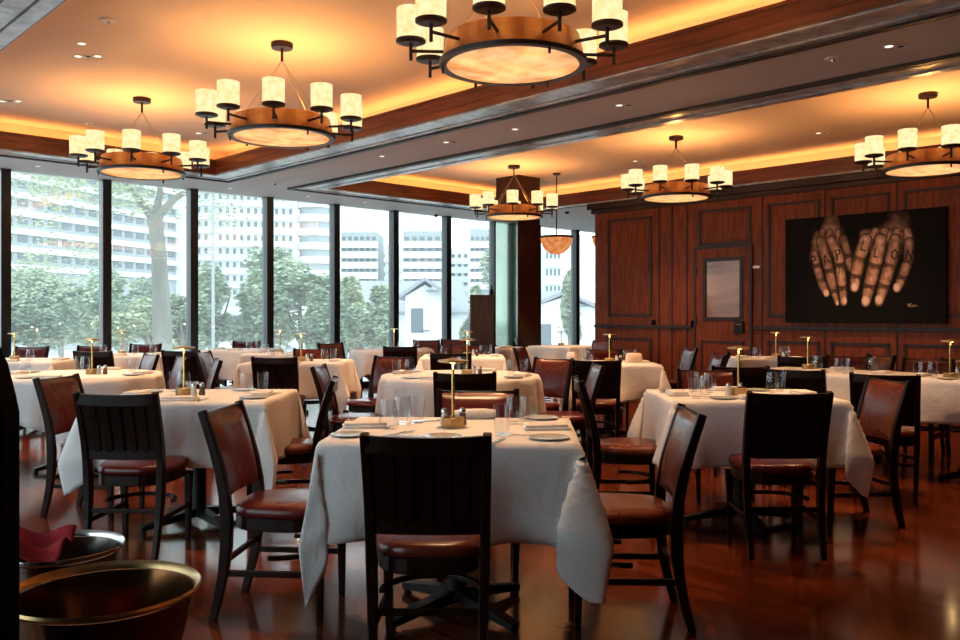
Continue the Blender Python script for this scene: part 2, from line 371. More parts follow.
# column with one mirrored face
cc = at(518, 14.1); S_ = .255
col_ = empty('column', (cc.x, cc.y, 0)); struct(col_)
MB().b2((-S_, -S_, 0), (S_, S_, ZC)).build('shaft', M['paneldk'], col_)
MB().b2((-S_-.014, -S_+.01, .12), (-S_-.002, S_-.01, 2.95)).build('mirror_panel', M['mirror'], col_)
MB().b2((-S_-.03, -S_-.03, 2.95), (S_+.03, S_+.03, 3.02)).b2((-S_-.03, -S_-.03, 0), (S_+.03, S_+.03, .12)).build('moulding', M['paneldk'], col_, bevel=.01)

# ------------------------------------------------------------------ chandeliers
def chandelier(px, d_, phi0, label):
    X, Y = at(px, d_)[:2]
    az = math.atan2(Y, X)                     # direction away from the doorway
    root = empty('chandelier', (X, Y, 0)); tag(root, label, 'chandelier', 'ring chandeliers with cylinder shades')
    zb_ = EYE+1.475; zt_ = zb_+.098; zd = zb_+.15; R = .425
    MB().lathe([(0, ZC-.045), (.085, ZC-.045), (.09, ZC-.03), (.09, ZC-.001), (0, ZC-.001)], 24).build('canopy', M['bronze'], root)
    MB().tube([(0, 0, ZC-.15), (0, 0, ZC-.04)], .012).build('stem', M['bronze'], root)
    for k in range(4):
        a = az+PI/4+k*PI/2
        MB().tube([(0, 0, ZC-.14), (R*.92*math.cos(a), R*.92*math.sin(a), zd-.01)], .0022, 5).build('cable', M['brassdk'], root)
    MB().lathe([(R, zb_), (R-.035, zd), (R-.05, zd), (R-.015, zb_), (R, zb_)], 48, cap=False).build('drum', M['drum'], root, smooth=False)
    dr_ = root.children[-1]; autosmooth(dr_, 50)
    rm = MB().lathe([(R-.035, zb_-.012), (R+.008, zb_-.012), (R+.012, zb_+.012), (R-.004, zb_+.018), (R-.035, zb_-.004), (R-.035, zb_-.012)], 48, cap=False).build('rim', M['bronze'], root); autosmooth(rm, 30)
    autosmooth(MB().lathe([(0, zb_-.03), (R*.5, zb_-.024), (R-.036, zb_-.006)], 48, cap=False).build('diffuser', M['diffuser'], root))
    for k in range(3):
        a = az+PI+k*2*PI/3+.5
        MB().tube([((R-.01)*math.cos(a), (R-.01)*math.sin(a), zb_-.045), ((R-.01)*math.cos(a), (R-.01)*math.sin(a), zb_)], .008, 6).build('finial', M['bronze'], root)
    for k in range(10):
        a = az+PI+math.radians(phi0+36*k); c, s = math.cos(a), math.sin(a); rr = .60
        cx, cy = rr*c, rr*s
        ar = MB().tube([((R-.05)*c, (R-.05)*s, zt_-.03), (cx, cy, zt_-.03)], .010, 6).tube([(cx, cy, zt_-.085), (cx, cy, zt_+.02)], .011, 6)
        ar.build('arm', M['bronze'], root)
        sh = autosmooth(MB().lathe([(.083, zt_+.03), (.085, zt_+.215), (.078, zt_+.215), (.076, zt_+.04)], 24, (cx, cy, 0), cap=False).lathe([(0, zt_+.205), (.078, zt_+.205)], 24, (cx, cy, 0), cap=False).build('shade', M['shade'], root))
        MB().lathe([(0, zt_+.012), (.06, zt_+.012), (.088, zt_+.022), (.088, zt_+.034), (0, zt_+.034)], 24, (cx, cy, 0)).build('shade_base', M['bronze'], sh)
    l = bpy.data.lights.new('chandelier_light', 'POINT'); l.energy = P_CHC; l.color = WARM; l.shadow_soft_size = .03  # extra light hidden in the drum, added to brighten fascia and soffit
    o = bpy.data.objects.new('chandelier_light', l); COL.objects.link(o); o.location = (X, Y, zd+.0)
    for k in range(4):
        a = az+k*PI/2+.4; l = bpy.data.lights.new('chandelier_light', 'POINT'); l.energy = P_CHUP; l.color = WARM; l.shadow_soft_size = .03
        o = bpy.data.objects.new('chandelier_light', l); COL.objects.link(o); o.location = (X+.27*math.cos(a), Y+.27*math.sin(a), zb_+.07)
    l = bpy.data.lights.new('chandelier_downlight', 'SPOT'); l.energy = P_CHDOWN; l.color = WARM2; l.spot_size = math.radians(115); l.spot_blend = 1; l.shadow_soft_size = .06
    o = bpy.data.objects.new('chandelier_downlight', l); COL.objects.link(o); o.location = (X, Y, zb_-.10)
for (px, X, p0, lb) in (
    (513, 5.05, -12, 'large nearest ring chandelier of ten alabaster shades, cut off by top edge'),
    (282, 7.1, -6, 'ring chandelier with ten glowing shades, second from the left over window side'),
    (142, 8.9, -9, 'leftmost ring chandelier with ten shades, closest to the left windows'),
    (514, 12.9, -2, 'small distant ring chandelier hanging in front of the mirrored column'),
    (676, 10.8, -18, 'middle ring chandelier hanging before the wood wall above the door'),
    (928, 8.7, -17, 'rightmost ring chandelier hanging above the framed hands picture')):
    chandelier(px, X, p0, lb)

# bowl pendants in the passage
for i, (px, d_, lb) in enumerate(((556.5, 13.6, 'amber glass bowl pendant hanging right of the dark column'), (606, 15.8, 'amber bowl pendant mostly hidden behind the edge of the wood wall'))):
    p = at(px, d_); r = .255; zb_ = EYE + 78*d_/F - .0
    root = empty('bowl_pendant', (p.x, p.y, 0)); tag(root, lb, 'pendant lamp')
    top = zb_; prof = [(r*math.cos(t), top-r*1.1*math.sin(t)) for t in [PI/2*k/10 for k in range(11)]]
    prof[-1] = (0, top-r*1.1)
    autosmooth(MB().lathe(prof, 28, cap=False).lathe([(r*.93*math.cos(t), top-r*1.03*math.sin(t)) for t in [PI/2*k/10 for k in range(10)]]+[(0, top-r*1.03)], 28, cap=False).build('bowl', M['bowl'], root))
    MB().lathe([(r-.01, top-.02), (r+.012, top-.02), (r+.012, top+.015), (r-.01, top+.015), (r-.01, top-.02)], 28, cap=False).build('rim', M['bronze'], root)
    zt_ = ZS if p.x > 11.35 else ZC
    MB().tube([(0, 0, top+.0), (0, 0, zt_)], .010).build('rod', M['bronze'], root)
    MB().lathe([(0, zt_-.03), (.06, zt_-.03), (.06, zt_-.001), (0, zt_-.001)], 20).build('canopy', M['bronze'], root)
    MB().tube([(-r, 0, top), (r, 0, top)], .008).build('crossbar', M['bronze'], root)

# ceiling fixtures
def ceil_pt(px, py, z): d_ = (z-EYE)*F/(HY-py); return at(px, d_, z)
def downlight(px, py, z, n=1, lb='', spot=True):
    p = ceil_pt(px, py, z); root = empty('recessed_downlight', p); tag(root, lb, 'ceiling light', 'recessed ceiling downlights')
    for k in range(n):
        ox = (k-(n-1)/2)*.085
        v = Vector((ox*CH, -ox*SH, 0))
        MB().lathe([(.028, -.001), (.040, -.001), (.040, -.008), (.030, -.006), (.028, -.001)], 16, v, cap=False).build('trim_ring', M['whiteplastic'], root)
        MB().lathe([(0, -.002), (.028, -.002), (.020, -.0015), (0, -.0015)], 16, v).build('lens', M['lampglow'] if k != 1 else M['blackmatte'], root)
    if spot:
        l = bpy.data.lights.new('downlight_beam', 'SPOT'); l.energy = P_SPOT; l.color = WARM2; l.spot_size = math.radians(85); l.spot_blend = .8; l.shadow_soft_size = .03
        o = bpy.data.objects.new('downlight_beam', l); COL.objects.link(o); o.location = p-Vector((0, 0, .03))
downlight(88, 56, ZC, 3, 'triple recessed downlight in the orange ceiling near top left')
downlight(10, 101, ZC, 3, 'recessed downlight in the orange ceiling at the left edge')
downlight(202, 133, ZC, 2, 'recessed downlight between the two left chandeliers')
downlight(822, 133, ZC, 2, 'recessed downlight in the right coffer between two chandeliers')
downlight(638, 161, ZC, 2, 'recessed downlight in the right coffer near the middle chandelier')
downlight(515, 129, ZS, 1, 'round recessed downlight on the soffit just under the largest chandelier')
downlight(624, 105, ZS, 2, 'twin recessed downlight on the beam soffit right of the largest chandelier')
downlight(895, 46, ZS, 2, 'recessed downlight on the beam soffit near the top right corner')
downlight(382, 156, ZS, 1, 'recessed downlight on the beam soffit above the square middle tables')
downlight(450, 142, ZS, 2, 'recessed downlight on the beam soffit left of the largest chandelier rim')
for px, py, lb in ((308, 196, 'downlight in the soffit over the third window from left'), (365, 202, 'downlight in the soffit over the fourth window'), (38, 166, 'downlight in the soffit over the first left window'), (230, 188, 'downlight in the soffit at the second mullion')):
    downlight(px, py, ZS, 1, lb, False)
for p, lb in ((W(-.10, 3.9), 'added fill downlight overhead of the front table'), (W(-1.7, 5.3), 'added fill downlight overhead of the second left table'), (W(1.62, 5.2), 'added fill downlight overhead of the right-hand front table'), (W(-3.3, 7.1), 'added fill downlight overhead of the round left table'), (W(-.1, 7.0), 'added fill downlight overhead of the round middle table')):  # extra downlights, added to warm the tabletops
    zc_ = ZC if (p.x < C1[1] or p.x > C2[0]) else ZS
    root = empty('recessed_downlight', (p.x, p.y, zc_)); tag(root, lb, 'ceiling light', 'recessed ceiling downlights')
    MB().lathe([(.028, -.001), (.040, -.001), (.040, -.008), (.030, -.006), (.028, -.001)], 16, cap=False).build('trim_ring', M['whiteplastic'], root)
    MB().lathe([(0, -.002), (.028, -.002), (.020, -.0015), (0, -.0015)], 16).build('lens', M['lampglow'], root)
    l = bpy.data.lights.new('downlight_beam', 'SPOT'); l.energy = 210; l.color = (1, .56, .28); l.spot_size = math.radians(46); l.spot_blend = .7; l.shadow_soft_size = .03
    o = bpy.data.objects.new('downlight_beam', l); COL.objects.link(o); o.location = (p.x, p.y, zc_-.03)
for px, py, z, lb in ((108, 20, ZC, 'small round sprinkler plate in the orange ceiling at top left'), (88, 123, ZC, 'flat round ceiling disc above the leftmost chandelier'), (275, 183, ZS, 'red-tinged sprinkler head on the soffit near the coffer corner'), (833, 58, ZS, 'sprinkler plate on the beam soffit at upper right'), (436, 214, ZS, 'small dome camera on the soffit above the fifth mullion'), (567, 211, ZS, 'small dome sensor on the soffit above the bowl pendant'), (800, 103, ZS, None)):
    if lb is None: continue
    p = ceil_pt(px, py, z); root = empty('ceiling_sensor', p); tag(root, lb, 'ceiling sensor')
    MB().lathe([(0, -.012), (.05, -.012), (.06, -.001), (0, -.001)], 20).build('base', M['whiteplastic'], root)
    dome = 'dome' in lb; rr = .04 if dome else .015
    autosmooth(MB().lathe([(0, -.012-rr*1.3), (rr*.7, -.012-rr), (rr, -.012-rr*.4), (rr, -.012), (0, -.012)], 16).build('head', M['bronze'] if dome or 'red' in lb else M['steel'], root))

# ------------------------------------------------------------------ framed hands picture
def picture():
    yl, yr = wallY(785.5, 11.42), wallY(946.5, 11.42); z0, z1 = 1.165, 2.605
    root = empty('wall_picture', (XW, (yl+yr)/2, z0)); tag(root, 'large dark wall picture of two tattooed hands on the wood wall', 'picture')
    wd = yl-yr; ht = z1-z0
    MB().b2((-.085, -wd/2, 0), (-.03, wd/2, ht)).build('frame', M['blackmatte'], root)
    NX, NZ = 330, 226
    U, V = np.meshgrid(np.linspace(0, 1, NX), np.linspace(0, 1, NZ))      # V=0 top
    top = 240-58*U
    X = 248+643*U; Y = top+V*(652-top)
    img = np.zeros((NZ, NX, 3)); img[:] = (.006, .0058, .006)
    rng = np.random.RandomState(3)
    # soft noise field
    def field(nx, ny, seed):
        r = np.random.RandomState(seed).rand(ny+2, nx+2); xs = U*nx; ys = V*ny
        xi = np.clip(xs.astype(int), 0, nx); yi = np.clip(ys.astype(int), 0, ny); fx = xs-xi; fy = ys-yi
        fx = fx*fx*(3-2*fx); fy = fy*fy*(3-2*fy)
        return (r[yi, xi]*(1-fx)*(1-fy)+r[yi, xi+1]*fx*(1-fy)+r[yi+1, xi]*(1-fx)*fy+r[yi+1, xi+1]*fx*fy)
    tex = field(60, 30, 1)*.5+field(120, 20, 2)*.5
    soft = field(24, 18, 5)
    skin = np.array((.86, .49, .33))
    def paint(mask, n, gain=1.0):
        lum = .85*(.02+.98*np.clip(n, 0, 1)**2.4)*gain*(.30+1.0*tex*(.4+1.1*soft))*np.clip((Y-195)/75, .12, 1)
        for k in range(3): img[..., k] = np.where(mask, img[..., k]*(1-np.clip(mask*1., 0, 1))+skin[k]*lum*(1 if k else 1.0), img[..., k])
    def cap(pts, gain=1.0, creases=()):
        best = np.full(X.shape, 9.); ax = np.zeros(X.shape); tot = 0
        for (x0, y0, r0), (x1, y1, r1) in zip(pts[:-1], pts[1:]):
            dx, dy = x1-x0, y1-y0; L2 = dx*dx+dy*dy
            t = np.clip(((X-x0)*dx+(Y-y0)*dy)/L2, 0, 1); r = r0+(r1-r0)*t
            q = np.hypot(X-x0-dx*t, Y-y0-dy*t)/r
            m = q < best; best = np.where(m, q, best); ax = np.where(m, tot+t*math.sqrt(L2), ax); tot += math.sqrt(L2)
        n = np.sqrt(np.clip(1-best**2, 0, 1))
        shade = np.ones(X.shape)
        for c in creases:
            for o_, w_, a_ in ((0, 9., .35), (-8, 2.0, .45), (-2, 2.4, .6), (5, 2.0, .45)): shade *= 1-a_*(.4+soft)*np.exp(-((ax-c*tot-o_+(6 if o_ < 0 else -5)*(best**2)+6*(tex-.5))/w_)**2)
        paint(best < 1, n*shade, gain)
    # left hand
    cap([(452, 300, 62), (430, 345, 58)], .22)
    cap([(700, 300, 62), (640, 330, 60)], .22)
    cap([(720, 300, 62), (700, 330, 60)], .22)
    cap([(452, 232, 34), (445, 300, 52), (425, 330, 44)], .55)
    cap([(395, 305, 26), (385, 340, 24), (375, 390, 22)], .5)
    for x in (405, 435, 470): cap([(x+8, 285, 14), (x, 330, 20)], .65)
    cap([(500, 315, 20), (518, 365, 19), (527, 430, 17)], .5, (.6,))
    cap([(450, 320, 22), (480, 385, 23), (492, 470, 21), (502, 570, 15)], .85, (.42, .78))
    cap([(405, 325, 22), (430, 400, 23), (452, 490, 20), (474, 575, 10)], .8, (.48, .8))
    cap([(378, 375, 18), (385, 420, 20), (412, 500, 19), (430, 535, 15)], .85, (.3, .65))
    # right hand
    cap([(715, 205, 50), (720, 250, 48), (700, 290, 70)], .45)
    cap([(590, 300, 28), (660, 300, 34), (745, 310, 28)], .75)
    for a, b in ((620, 595), (655, 648), (700, 705), (740, 755)): cap([(a+10, 280, 16), (b, 325, 24)], .85)
    cap([(590, 315, 26), (567, 385, 27), (550, 460, 25), (545, 510, 20)], 1.0, (.42, .78))
    cap([(650, 315, 26), (628, 410, 28), (605, 500, 25), (590, 570, 19)], 1.05, (.42, .75))
    cap([(705, 315, 25), (690, 400, 27), (662, 500, 24), (643, 568, 18)], 1.0, (.42, .75))
    cap([(757, 325, 20), (755, 400, 20), (730, 470, 20), (712, 515, 16)], .8, (.4, .75))
    for (x, y, a, b) in ((428, 532, 11, 14), (505, 562, 9, 15), (475, 572, 5, 9), (546, 507, 13, 17), (590, 562, 15, 19), (643, 557, 15, 18), (710, 508, 12, 17)):
        q = ((X-x)/a)**2+((Y-y)/b)**2; m = q < 1
        for k, c in enumerate((.95, .68, .50)): img[..., k] = np.where(m, c*(.75+.25*(1-q)), img[..., k])
    def stroke(p, q, w=3.2, c=(.012, .008, .006), a=.9):
        dx, dy = q[0]-p[0], q[1]-p[1]; t = np.clip(((X-p[0])*dx+(Y-p[1])*dy)/(dx*dx+dy*dy+1e-6), 0, 1)
        m = np.clip(1.4-np.hypot(X-p[0]-dx*t, Y-p[1]-dy*t)/w, 0, 1)*a
        for k in range(3): img[..., k] = img[..., k]*(1-m)+c[k]*m
    def glyph(segs, cx, cy, sc_, rot=0):
        c, s = math.cos(rot), math.sin(rot)
        T = lambda p: (cx+sc_*(p[0]*c-p[1]*s), cy+sc_*(p[0]*s+p[1]*c))
        for p, q in segs: stroke(T(p), T(q))
    P_ = [((-.5, 1), (-.5, -1)), ((-.5, -1), (.4, -.8)), ((.4, -.8), (.4, -.1)), ((.4, -.1), (-.5, .1))]
    A_ = [((-.7, 1), (0, -1)), ((0, -1), (.7, 1)), ((-.4, .3), (.4, .3))]
    I_ = [((0, -1), (0, 1))]
    L_ = [((-.4, -1), (-.4, 1)), ((-.4, 1), (.6, .9))]
    O_ = [((-.6, -.5), (0, -1)), ((0, -1), (.6, -.5)), ((.6, -.5), (.6, .5)), ((.6, .5), (0, 1)), ((0, 1), (-.6, .5)), ((-.6, .5), (-.6, -.5))]
    N_ = [((-.6, 1), (-.5, -1)), ((-.5, -1), (.5, 1)), ((.5, 1), (.6, -1))]
    for g, x, y, r in ((P_, 376, 402, -.35), (A_, 428, 398, -.35), (P_, 480, 375, -.3), (I_, 527, 345, -.3), (L_, 583, 342, .3), (L_, 634, 368, .25), (O_, 702, 375, .15), (N_, 758, 375, .1)):
        glyph(g, x, y, 18, r)
    sig = [(752, 573), (757, 586), (753, 580), (765, 572), (758, 580), (768, 586), (772, 578), (776, 585), (780, 579), (790, 583)]
    for p, q in zip(sig[:-1], sig[1:]): stroke(p, q, 1.3, (.5, .38, .25), .9)
    vs = []; xo = -.0865
    for j in range(NZ):
        for i in range(NX): vs.append((xo, wd/2-wd*i/(NX-1), ht*(1-j/(NZ-1))))
    fs = [(j*NX+i, (j+1)*NX+i, (j+1)*NX+i+1, j*NX+i+1) for j in range(NZ-1) for i in range(NX-1)]
    me = bpy.data.meshes.new('print'); me.from_pydata(vs, [], fs)
    ca = me.color_attributes.new('tone', 'FLOAT_COLOR', 'POINT')
    rgba = np.ones((NZ*NX, 4), dtype=np.float32); rgba[:, :3] = img.reshape(-1, 3); ca.data.foreach_set('color', rgba.ravel())
    m = mat('picture_print', (0, 0, 0), .8, Specular_IOR_Level=.1); at_ = m.node_tree.nodes.new('ShaderNodeAttribute'); at_.attribute_name = 'tone'
    m.node_tree.links.new(at_.outputs['Color'], m.node_tree.nodes['Principled BSDF'].inputs['Base Color'])
    me.materials.append(m); o = bpy.data.objects.new('print', me); COL.objects.link(o); o.parent = root
picture()

# ------------------------------------------------------------------ chairs
def superel(wf, wb_, y0, y1, n=28, p=3.2, k=1.0):
    out = []; cy = (y0+y1)/2; h = (y1-y0)/2
    for i in range(n):
        a = 2*PI*i/n; c, s = math.cos(a), math.sin(a)
        x = math.copysign(abs(c)**(2/p), c); y = math.copysign(abs(s)**(2/p), s)
        w = wb_+(wf-wb_)*(y+1)/2
        out.append((x*w*k, cy+y*h*k))
    return out
def loft(mb, rings):
    n = len(rings[0]); vs = [p for r in rings for p in r]
    fs = [(i*n+j, i*n+(j+1) % n, (i+1)*n+(j+1) % n, (i+1)*n+j) for i in range(len(rings)-1) for j in range(n)]
    fs += [tuple(range(n-1, -1, -1)), tuple(range((len(rings)-1)*n, len(rings)*n))]
    return mb.add(vs, fs)
def post_y(z):   # side profile of the back post
    pts = [(0, -.255), (.2, -.205), (.42, -.19), (.62, -.215), (.875, -.29)]
    for (z0, y0), (z1, y1) in zip(pts[:-1], pts[1:]):
        if z <= z1: return y0+(y1-y0)*(z-z0)/(z1-z0)
    return pts[-1][1]
def make_chair(leather):
    root = empty('dining_chair', (0, 0, -50)); w = M['chair_wood']
    zs = [0, .1, .2, .31, .42, .52, .62, .72, .80, .875]
    sm = [-.255, -.228, -.206, -.193, -.190, -.197, -.215, -.242, -.267, -.292]
    for s in (-1, 1):
        MB().sweep([(s*(.185+.02*z/.875), y, z) for z, y in zip(zs, sm)], [.028, .03, .033, .036, .038, .036, .034, .033, .032, .030], [.034, .038, .042, .048, .050, .046, .042, .038, .036, .034]).build('rear_leg', w, root, bevel=.006)
    for s in (-1, 1):
        MB().sweep([(s*.180, .20, 0), (s*.184, .198, .2), (s*.188, .195, .39)], [.026, .033, .040], [.026, .033, .040]).build('front_leg', w, root, bevel=.005)
    loft(MB(), [[(x, y, z) for x, y in superel(.215, .188, -.20, .225, k=k)] for z, k in ((.375, .97), (.38, .985), (.428, .985), (.432, .97))]).build('seat_frame', w, root)
    autosmooth(loft(MB(), [[(x, y, z) for x, y in superel(.222, .190, -.195, .235, k=k)] for z, k in ((.431, .95), (.437, 1.0), (.455, 1.015), (.470, .99), (.479, .93), (.485, .80), (.488, .5), (.489, .05))]).build('seat', leather, root), 60)
    n = 9
    MB().sweep([(x, -.283-.018*(1-(x/.2)**2), .838-.006*(1-(x/.2)**2)) for x in [-.2+.4*i/(n-1) for i in range(n)]], .024, .062, side=(0, 1, 0)).build('top_rail', w, root, bevel=.006)
    MB().sweep([(x, -.203-.014*(1-(x/.19)**2), .545) for x in [-.19+.38*i/(n-1) for i in range(n)]], .022, .045, side=(0, 1, 0)).build('lower_rail', w, root, bevel=.004)
    for i in range(5):
        x = -.128+.064*i; cb = .017*(1-(x/.2)**2)
        MB().sweep([(x, y-cb-.004, z) for z, y in ((.56, -.203), (.62, -.215), (.72, -.242), (.82, -.275))], .034, .012).build('slat', w, root)
    MB().sweep([(0, y+.004-.012, z) for z, y in ((.54, -.200), (.62, -.215), (.72, -.242), (.845, -.280))], .375, .008).build('back_board', M['back_wood'], root)
    # leather pad of the backrest, slightly bulged
    nx, nz = 9, 9; vs = []; fs = []
    for side in (0, 1):
        for j in range(nz):
            z = .515+(.862-.515)*j/(nz-1); yb = np.interp(z, zs, sm)
            for i in range(nx):
                q = -1+2*i/(nx-1); v = -1+2*j/(nz-1); x = q*(.180+.012*(z-.53)/.32)
                cb = .017*(1-q*q); bul = .030*(1-q**4)*(1-v**4)
                vs.append((x, yb-cb+.006+(bul+.006 if side else .002), z))
    N2 = nx*nz
    for j in range(nz-1):
        for i in range(nx-1):
            a = j*nx+i; fs.append((a, a+nx, a+nx+1, a+1)); fs.append((N2+a, N2+a+1, N2+a+nx+1, N2+a+nx))
    bd = [i for i in range(nx)]+[j*nx+nx-1 for j in range(1, nz)]+[(nz-1)*nx+i for i in range(nx-2, -1, -1)]+[j*nx for j in range(nz-2, 0, -1)]
    for k in range(len(bd)): a, b = bd[k], bd[(k+1) % len(bd)]; fs.append((a, b, N2+b, N2+a))
    autosmooth(MB().add(vs, fs).build('back_pad', leather, root), 70)
    for s in (-1, 1):
        MB().sweep([(s*.186, -.205, .20), (s*.183, .195, .20)], .018, .026).build('side_stretcher', w, root, bevel=.004)
    MB().sweep([(.183*math.cos(t), -.02+.19*math.sin(t)*1.0, .265) for t in [PI*k/12 for k in range(13)]], .020, .022, side=(0, 0, 1)).build('hoop_stretcher', w, root, bevel=.004)
    MB().sweep([(-.186, -.2, .25), (.186, -.2, .25)], .018, .024, side=(0, 1, 0)).build('rear_stretcher', w, root, bevel=.004)
    return root
protos = {'red': make_chair(M['leather']), 'brown': make_chair(M['leather_brown']), 'purple': make_chair(M['leather_purple'])}
used = set()
def chair(a, d, th, label, kind='red', group='dark wood dining chairs with leather seats', s=1.0):
    p = W(a, d); heading = HEAD+math.radians(th)      # compass heading clockwise from +Y
    rz = -heading
    if kind in used: r = dup(protos[kind], p, rz)
    else: r = protos[kind]; r.location = p; r.rotation_euler = (0, 0, rz); used.add(kind)
    r.scale = (s, s, s)
    tag(r, label, 'chair', group); return r
def ca(px, d): return (px-480)/F*d
CH_ = [
 (ca(426, 2.86)+.005, 3.14, 1, 'largest chair in front, slatted black back, before the front white table', 'brown'),
 (-.84, 3.72, 95, 'red-seated chair at the left side of the front table, leather back facing right', 'red'),
 (.60, 3.62, -88, 'brown-seated chair at the right side of the front table, seen from its side', 'brown'),
 (ca(478, 4.55), 4.28, 180, 'red-backed chair at the far side of the front table, facing the camera', 'red'),
 (ca(121, 4.4), 4.66, 3, 'black slatted-back chair before the second left table, right of the leather-backed one', 'red'),
 (-1.20, 5.32, -97, 'brown leather chair tucked under the right side of the second left table', 'brown'),
 (-2.46, 5.52, 98, 'brown leather-backed chair at far left, with its cushion glowing red', 'red'),
 (-3.78, 6.42, 60, 'chair mostly hidden behind the black object at left edge', 'red'),
 (-.98, 6.72, 92, 'dark chair at the left side of the middle round table, white sheen on seat', 'red'),
 (-.98, 8.0, -150, 'red chair turned left behind the middle round table, pale seat', 'red'),
 (ca(465, 6.0), 6.22, 0, 'black-backed chair before the middle round table, above the brass table lamp', 'red'),
 (.50, 7.72, -140, 'red-backed chair at the far right of the middle round table', 'red'),
 (.90, 5.32, 92, 'brown-seated chair left of the right-hand front table, back turned to the centre', 'brown'),
 (.66, 6.85, -92, 'dark chair right of the middle round table with its shiny top rail', 'red'),
 (ca(276, 8.2), 8.42, 0, 'black slatted chair before the square table left of centre', 'red'),
 (ca(313, 10.2), 9.9, 178, 'red chair at the far side of the square table left of centre', 'red'),
 (ca(343, 12.2), 12.1, 135, 'small red chair left of the far round table by the windows', 'red'),
 (ca(401, 11.1), 11.25, 0, 'dark chair before the far round table by the windows', 'red'),
 (ca(452, 9.4), 9.32, 0, 'black chair before the far square table in the centre', 'red'),
 (ca(466, 11.4), 11.15, 180, 'red chair at the far side of the far square centre table', 'red'),
 (ca(428, 13.4), 13.5, 170, 'dark bluish chair against the windows, left of the wooden cabinet', 'purple'),
 (ca(449, 13.4), 13.9, 190, 'dark chair against the windows, nearest to the wooden cabinet', 'purple'),
 (ca(596, 7.8), 7.9, 4, 'dark chair before the far table below the wood wall corner', 'brown'),
 (ca(606, 9.9), 9.75, 180, 'red chair behind the far table below the wood wall corner', 'red'),
 (ca(541, 10.6), 10.5, 110, 'dark side-turned chair standing below the column', 'red'),
 (ca(668, 10.4), 10.4, -95, 'leaning-back dark chair alone before the wood wall, left of the pair', 'red'),
 (ca(688, 8.7), 8.6, -88, 'dark chair of the pair by the wall with white-glinting back, left one', 'red'),
 (ca(701, 9.4), 9.4, -75, 'dark chair of the pair by the wall, right and farther one', 'red'),
 (1.66, 6.0, 180, 'red-backed chair at the far side of the right-hand front table', 'red'),
 (ca(744, 6.7), 6.95, 8, 'dark chair standing just beyond the brass lamp of the right-hand front table', 'red'),
 (ca(789, 4.45), 4.70, 2, 'large black chair before the right-hand front table, back to camera', 'red'),
 (2.25, 5.28, -97, 'leather-backed chair with bright sheen at the right end of right-hand front table', 'brown'),
 (ca(813, 6.35), 6.55, 33, 'black chair before the long wall-side table, behind the large black chair', 'brown'),
 (ca(897, 5.9), 6.05, 28, 'black chair before the long wall-side table, rightmost with brown seat', 'brown'),
 (ca(803, 8.5), 8.55, 20, 'small black chair under the wall picture, behind the long table left end', 'red'),
 (ca(838, 8.1), 8.15, -134, 'red chair on the wall side of the long table, left of the pair', 'red'),
 (ca(911, 7.75), 7.65, -134, 'red chair on the wall side of the long table, right of the pair', 'red'),
 (ca(945, 7.8), 7.55, -140, 'dark chair on the wall side of long table, partly hidden by rightmost lamp', 'red'),
 (ca(864, 8.3), 8.5, -100, 'dark turned chair between the two red wall-side chairs', 'red'),
 (ca(103, 9.7), 9.75, 2, 'dark chair behind the left round table, with plain wide back', 'red'),
 (ca(36, 10.9), 10.5, 182, 'dark chair in front of the leftmost window, farthest left', 'red'),
 (ca(86, 10.9), 10.85, 180, 'dark chair by the windows left of the first wide mullion', 'red'),
 (ca(130, 11.3), 11.55, 180, 'dark chair by the windows right of the first wide mullion', 'red'),
 (ca(132, 8.8), 8.55, -128, 'purple leather chair behind the left round table, leftmost of three', 'purple'),
 (ca(159, 8.2), 8.0, -120, 'purple leather chair behind the left round table, middle of three', 'purple'),
 (ca(194, 7.8), 7.55, -112, 'purple leather chair right of the left round table, nearest of three', 'purple'),
 (ca(188, 9.9), 9.95, 0, 'black wide-backed chair between the purple leather chairs and the mullion', 'red'),
 (-2.72, 9.3, 92, 'purple leather chair left of the square table left of centre', 'purple'),
 (ca(240, 12.8), 12.9, 180, 'dark red chair behind the blue-lit table by the windows', 'red'),
 (ca(588, 13.0), 13.1, -120, 'tall dark chair against the corner of the wood wall', 'purple'),
]
for c in CH_: chair(*c)

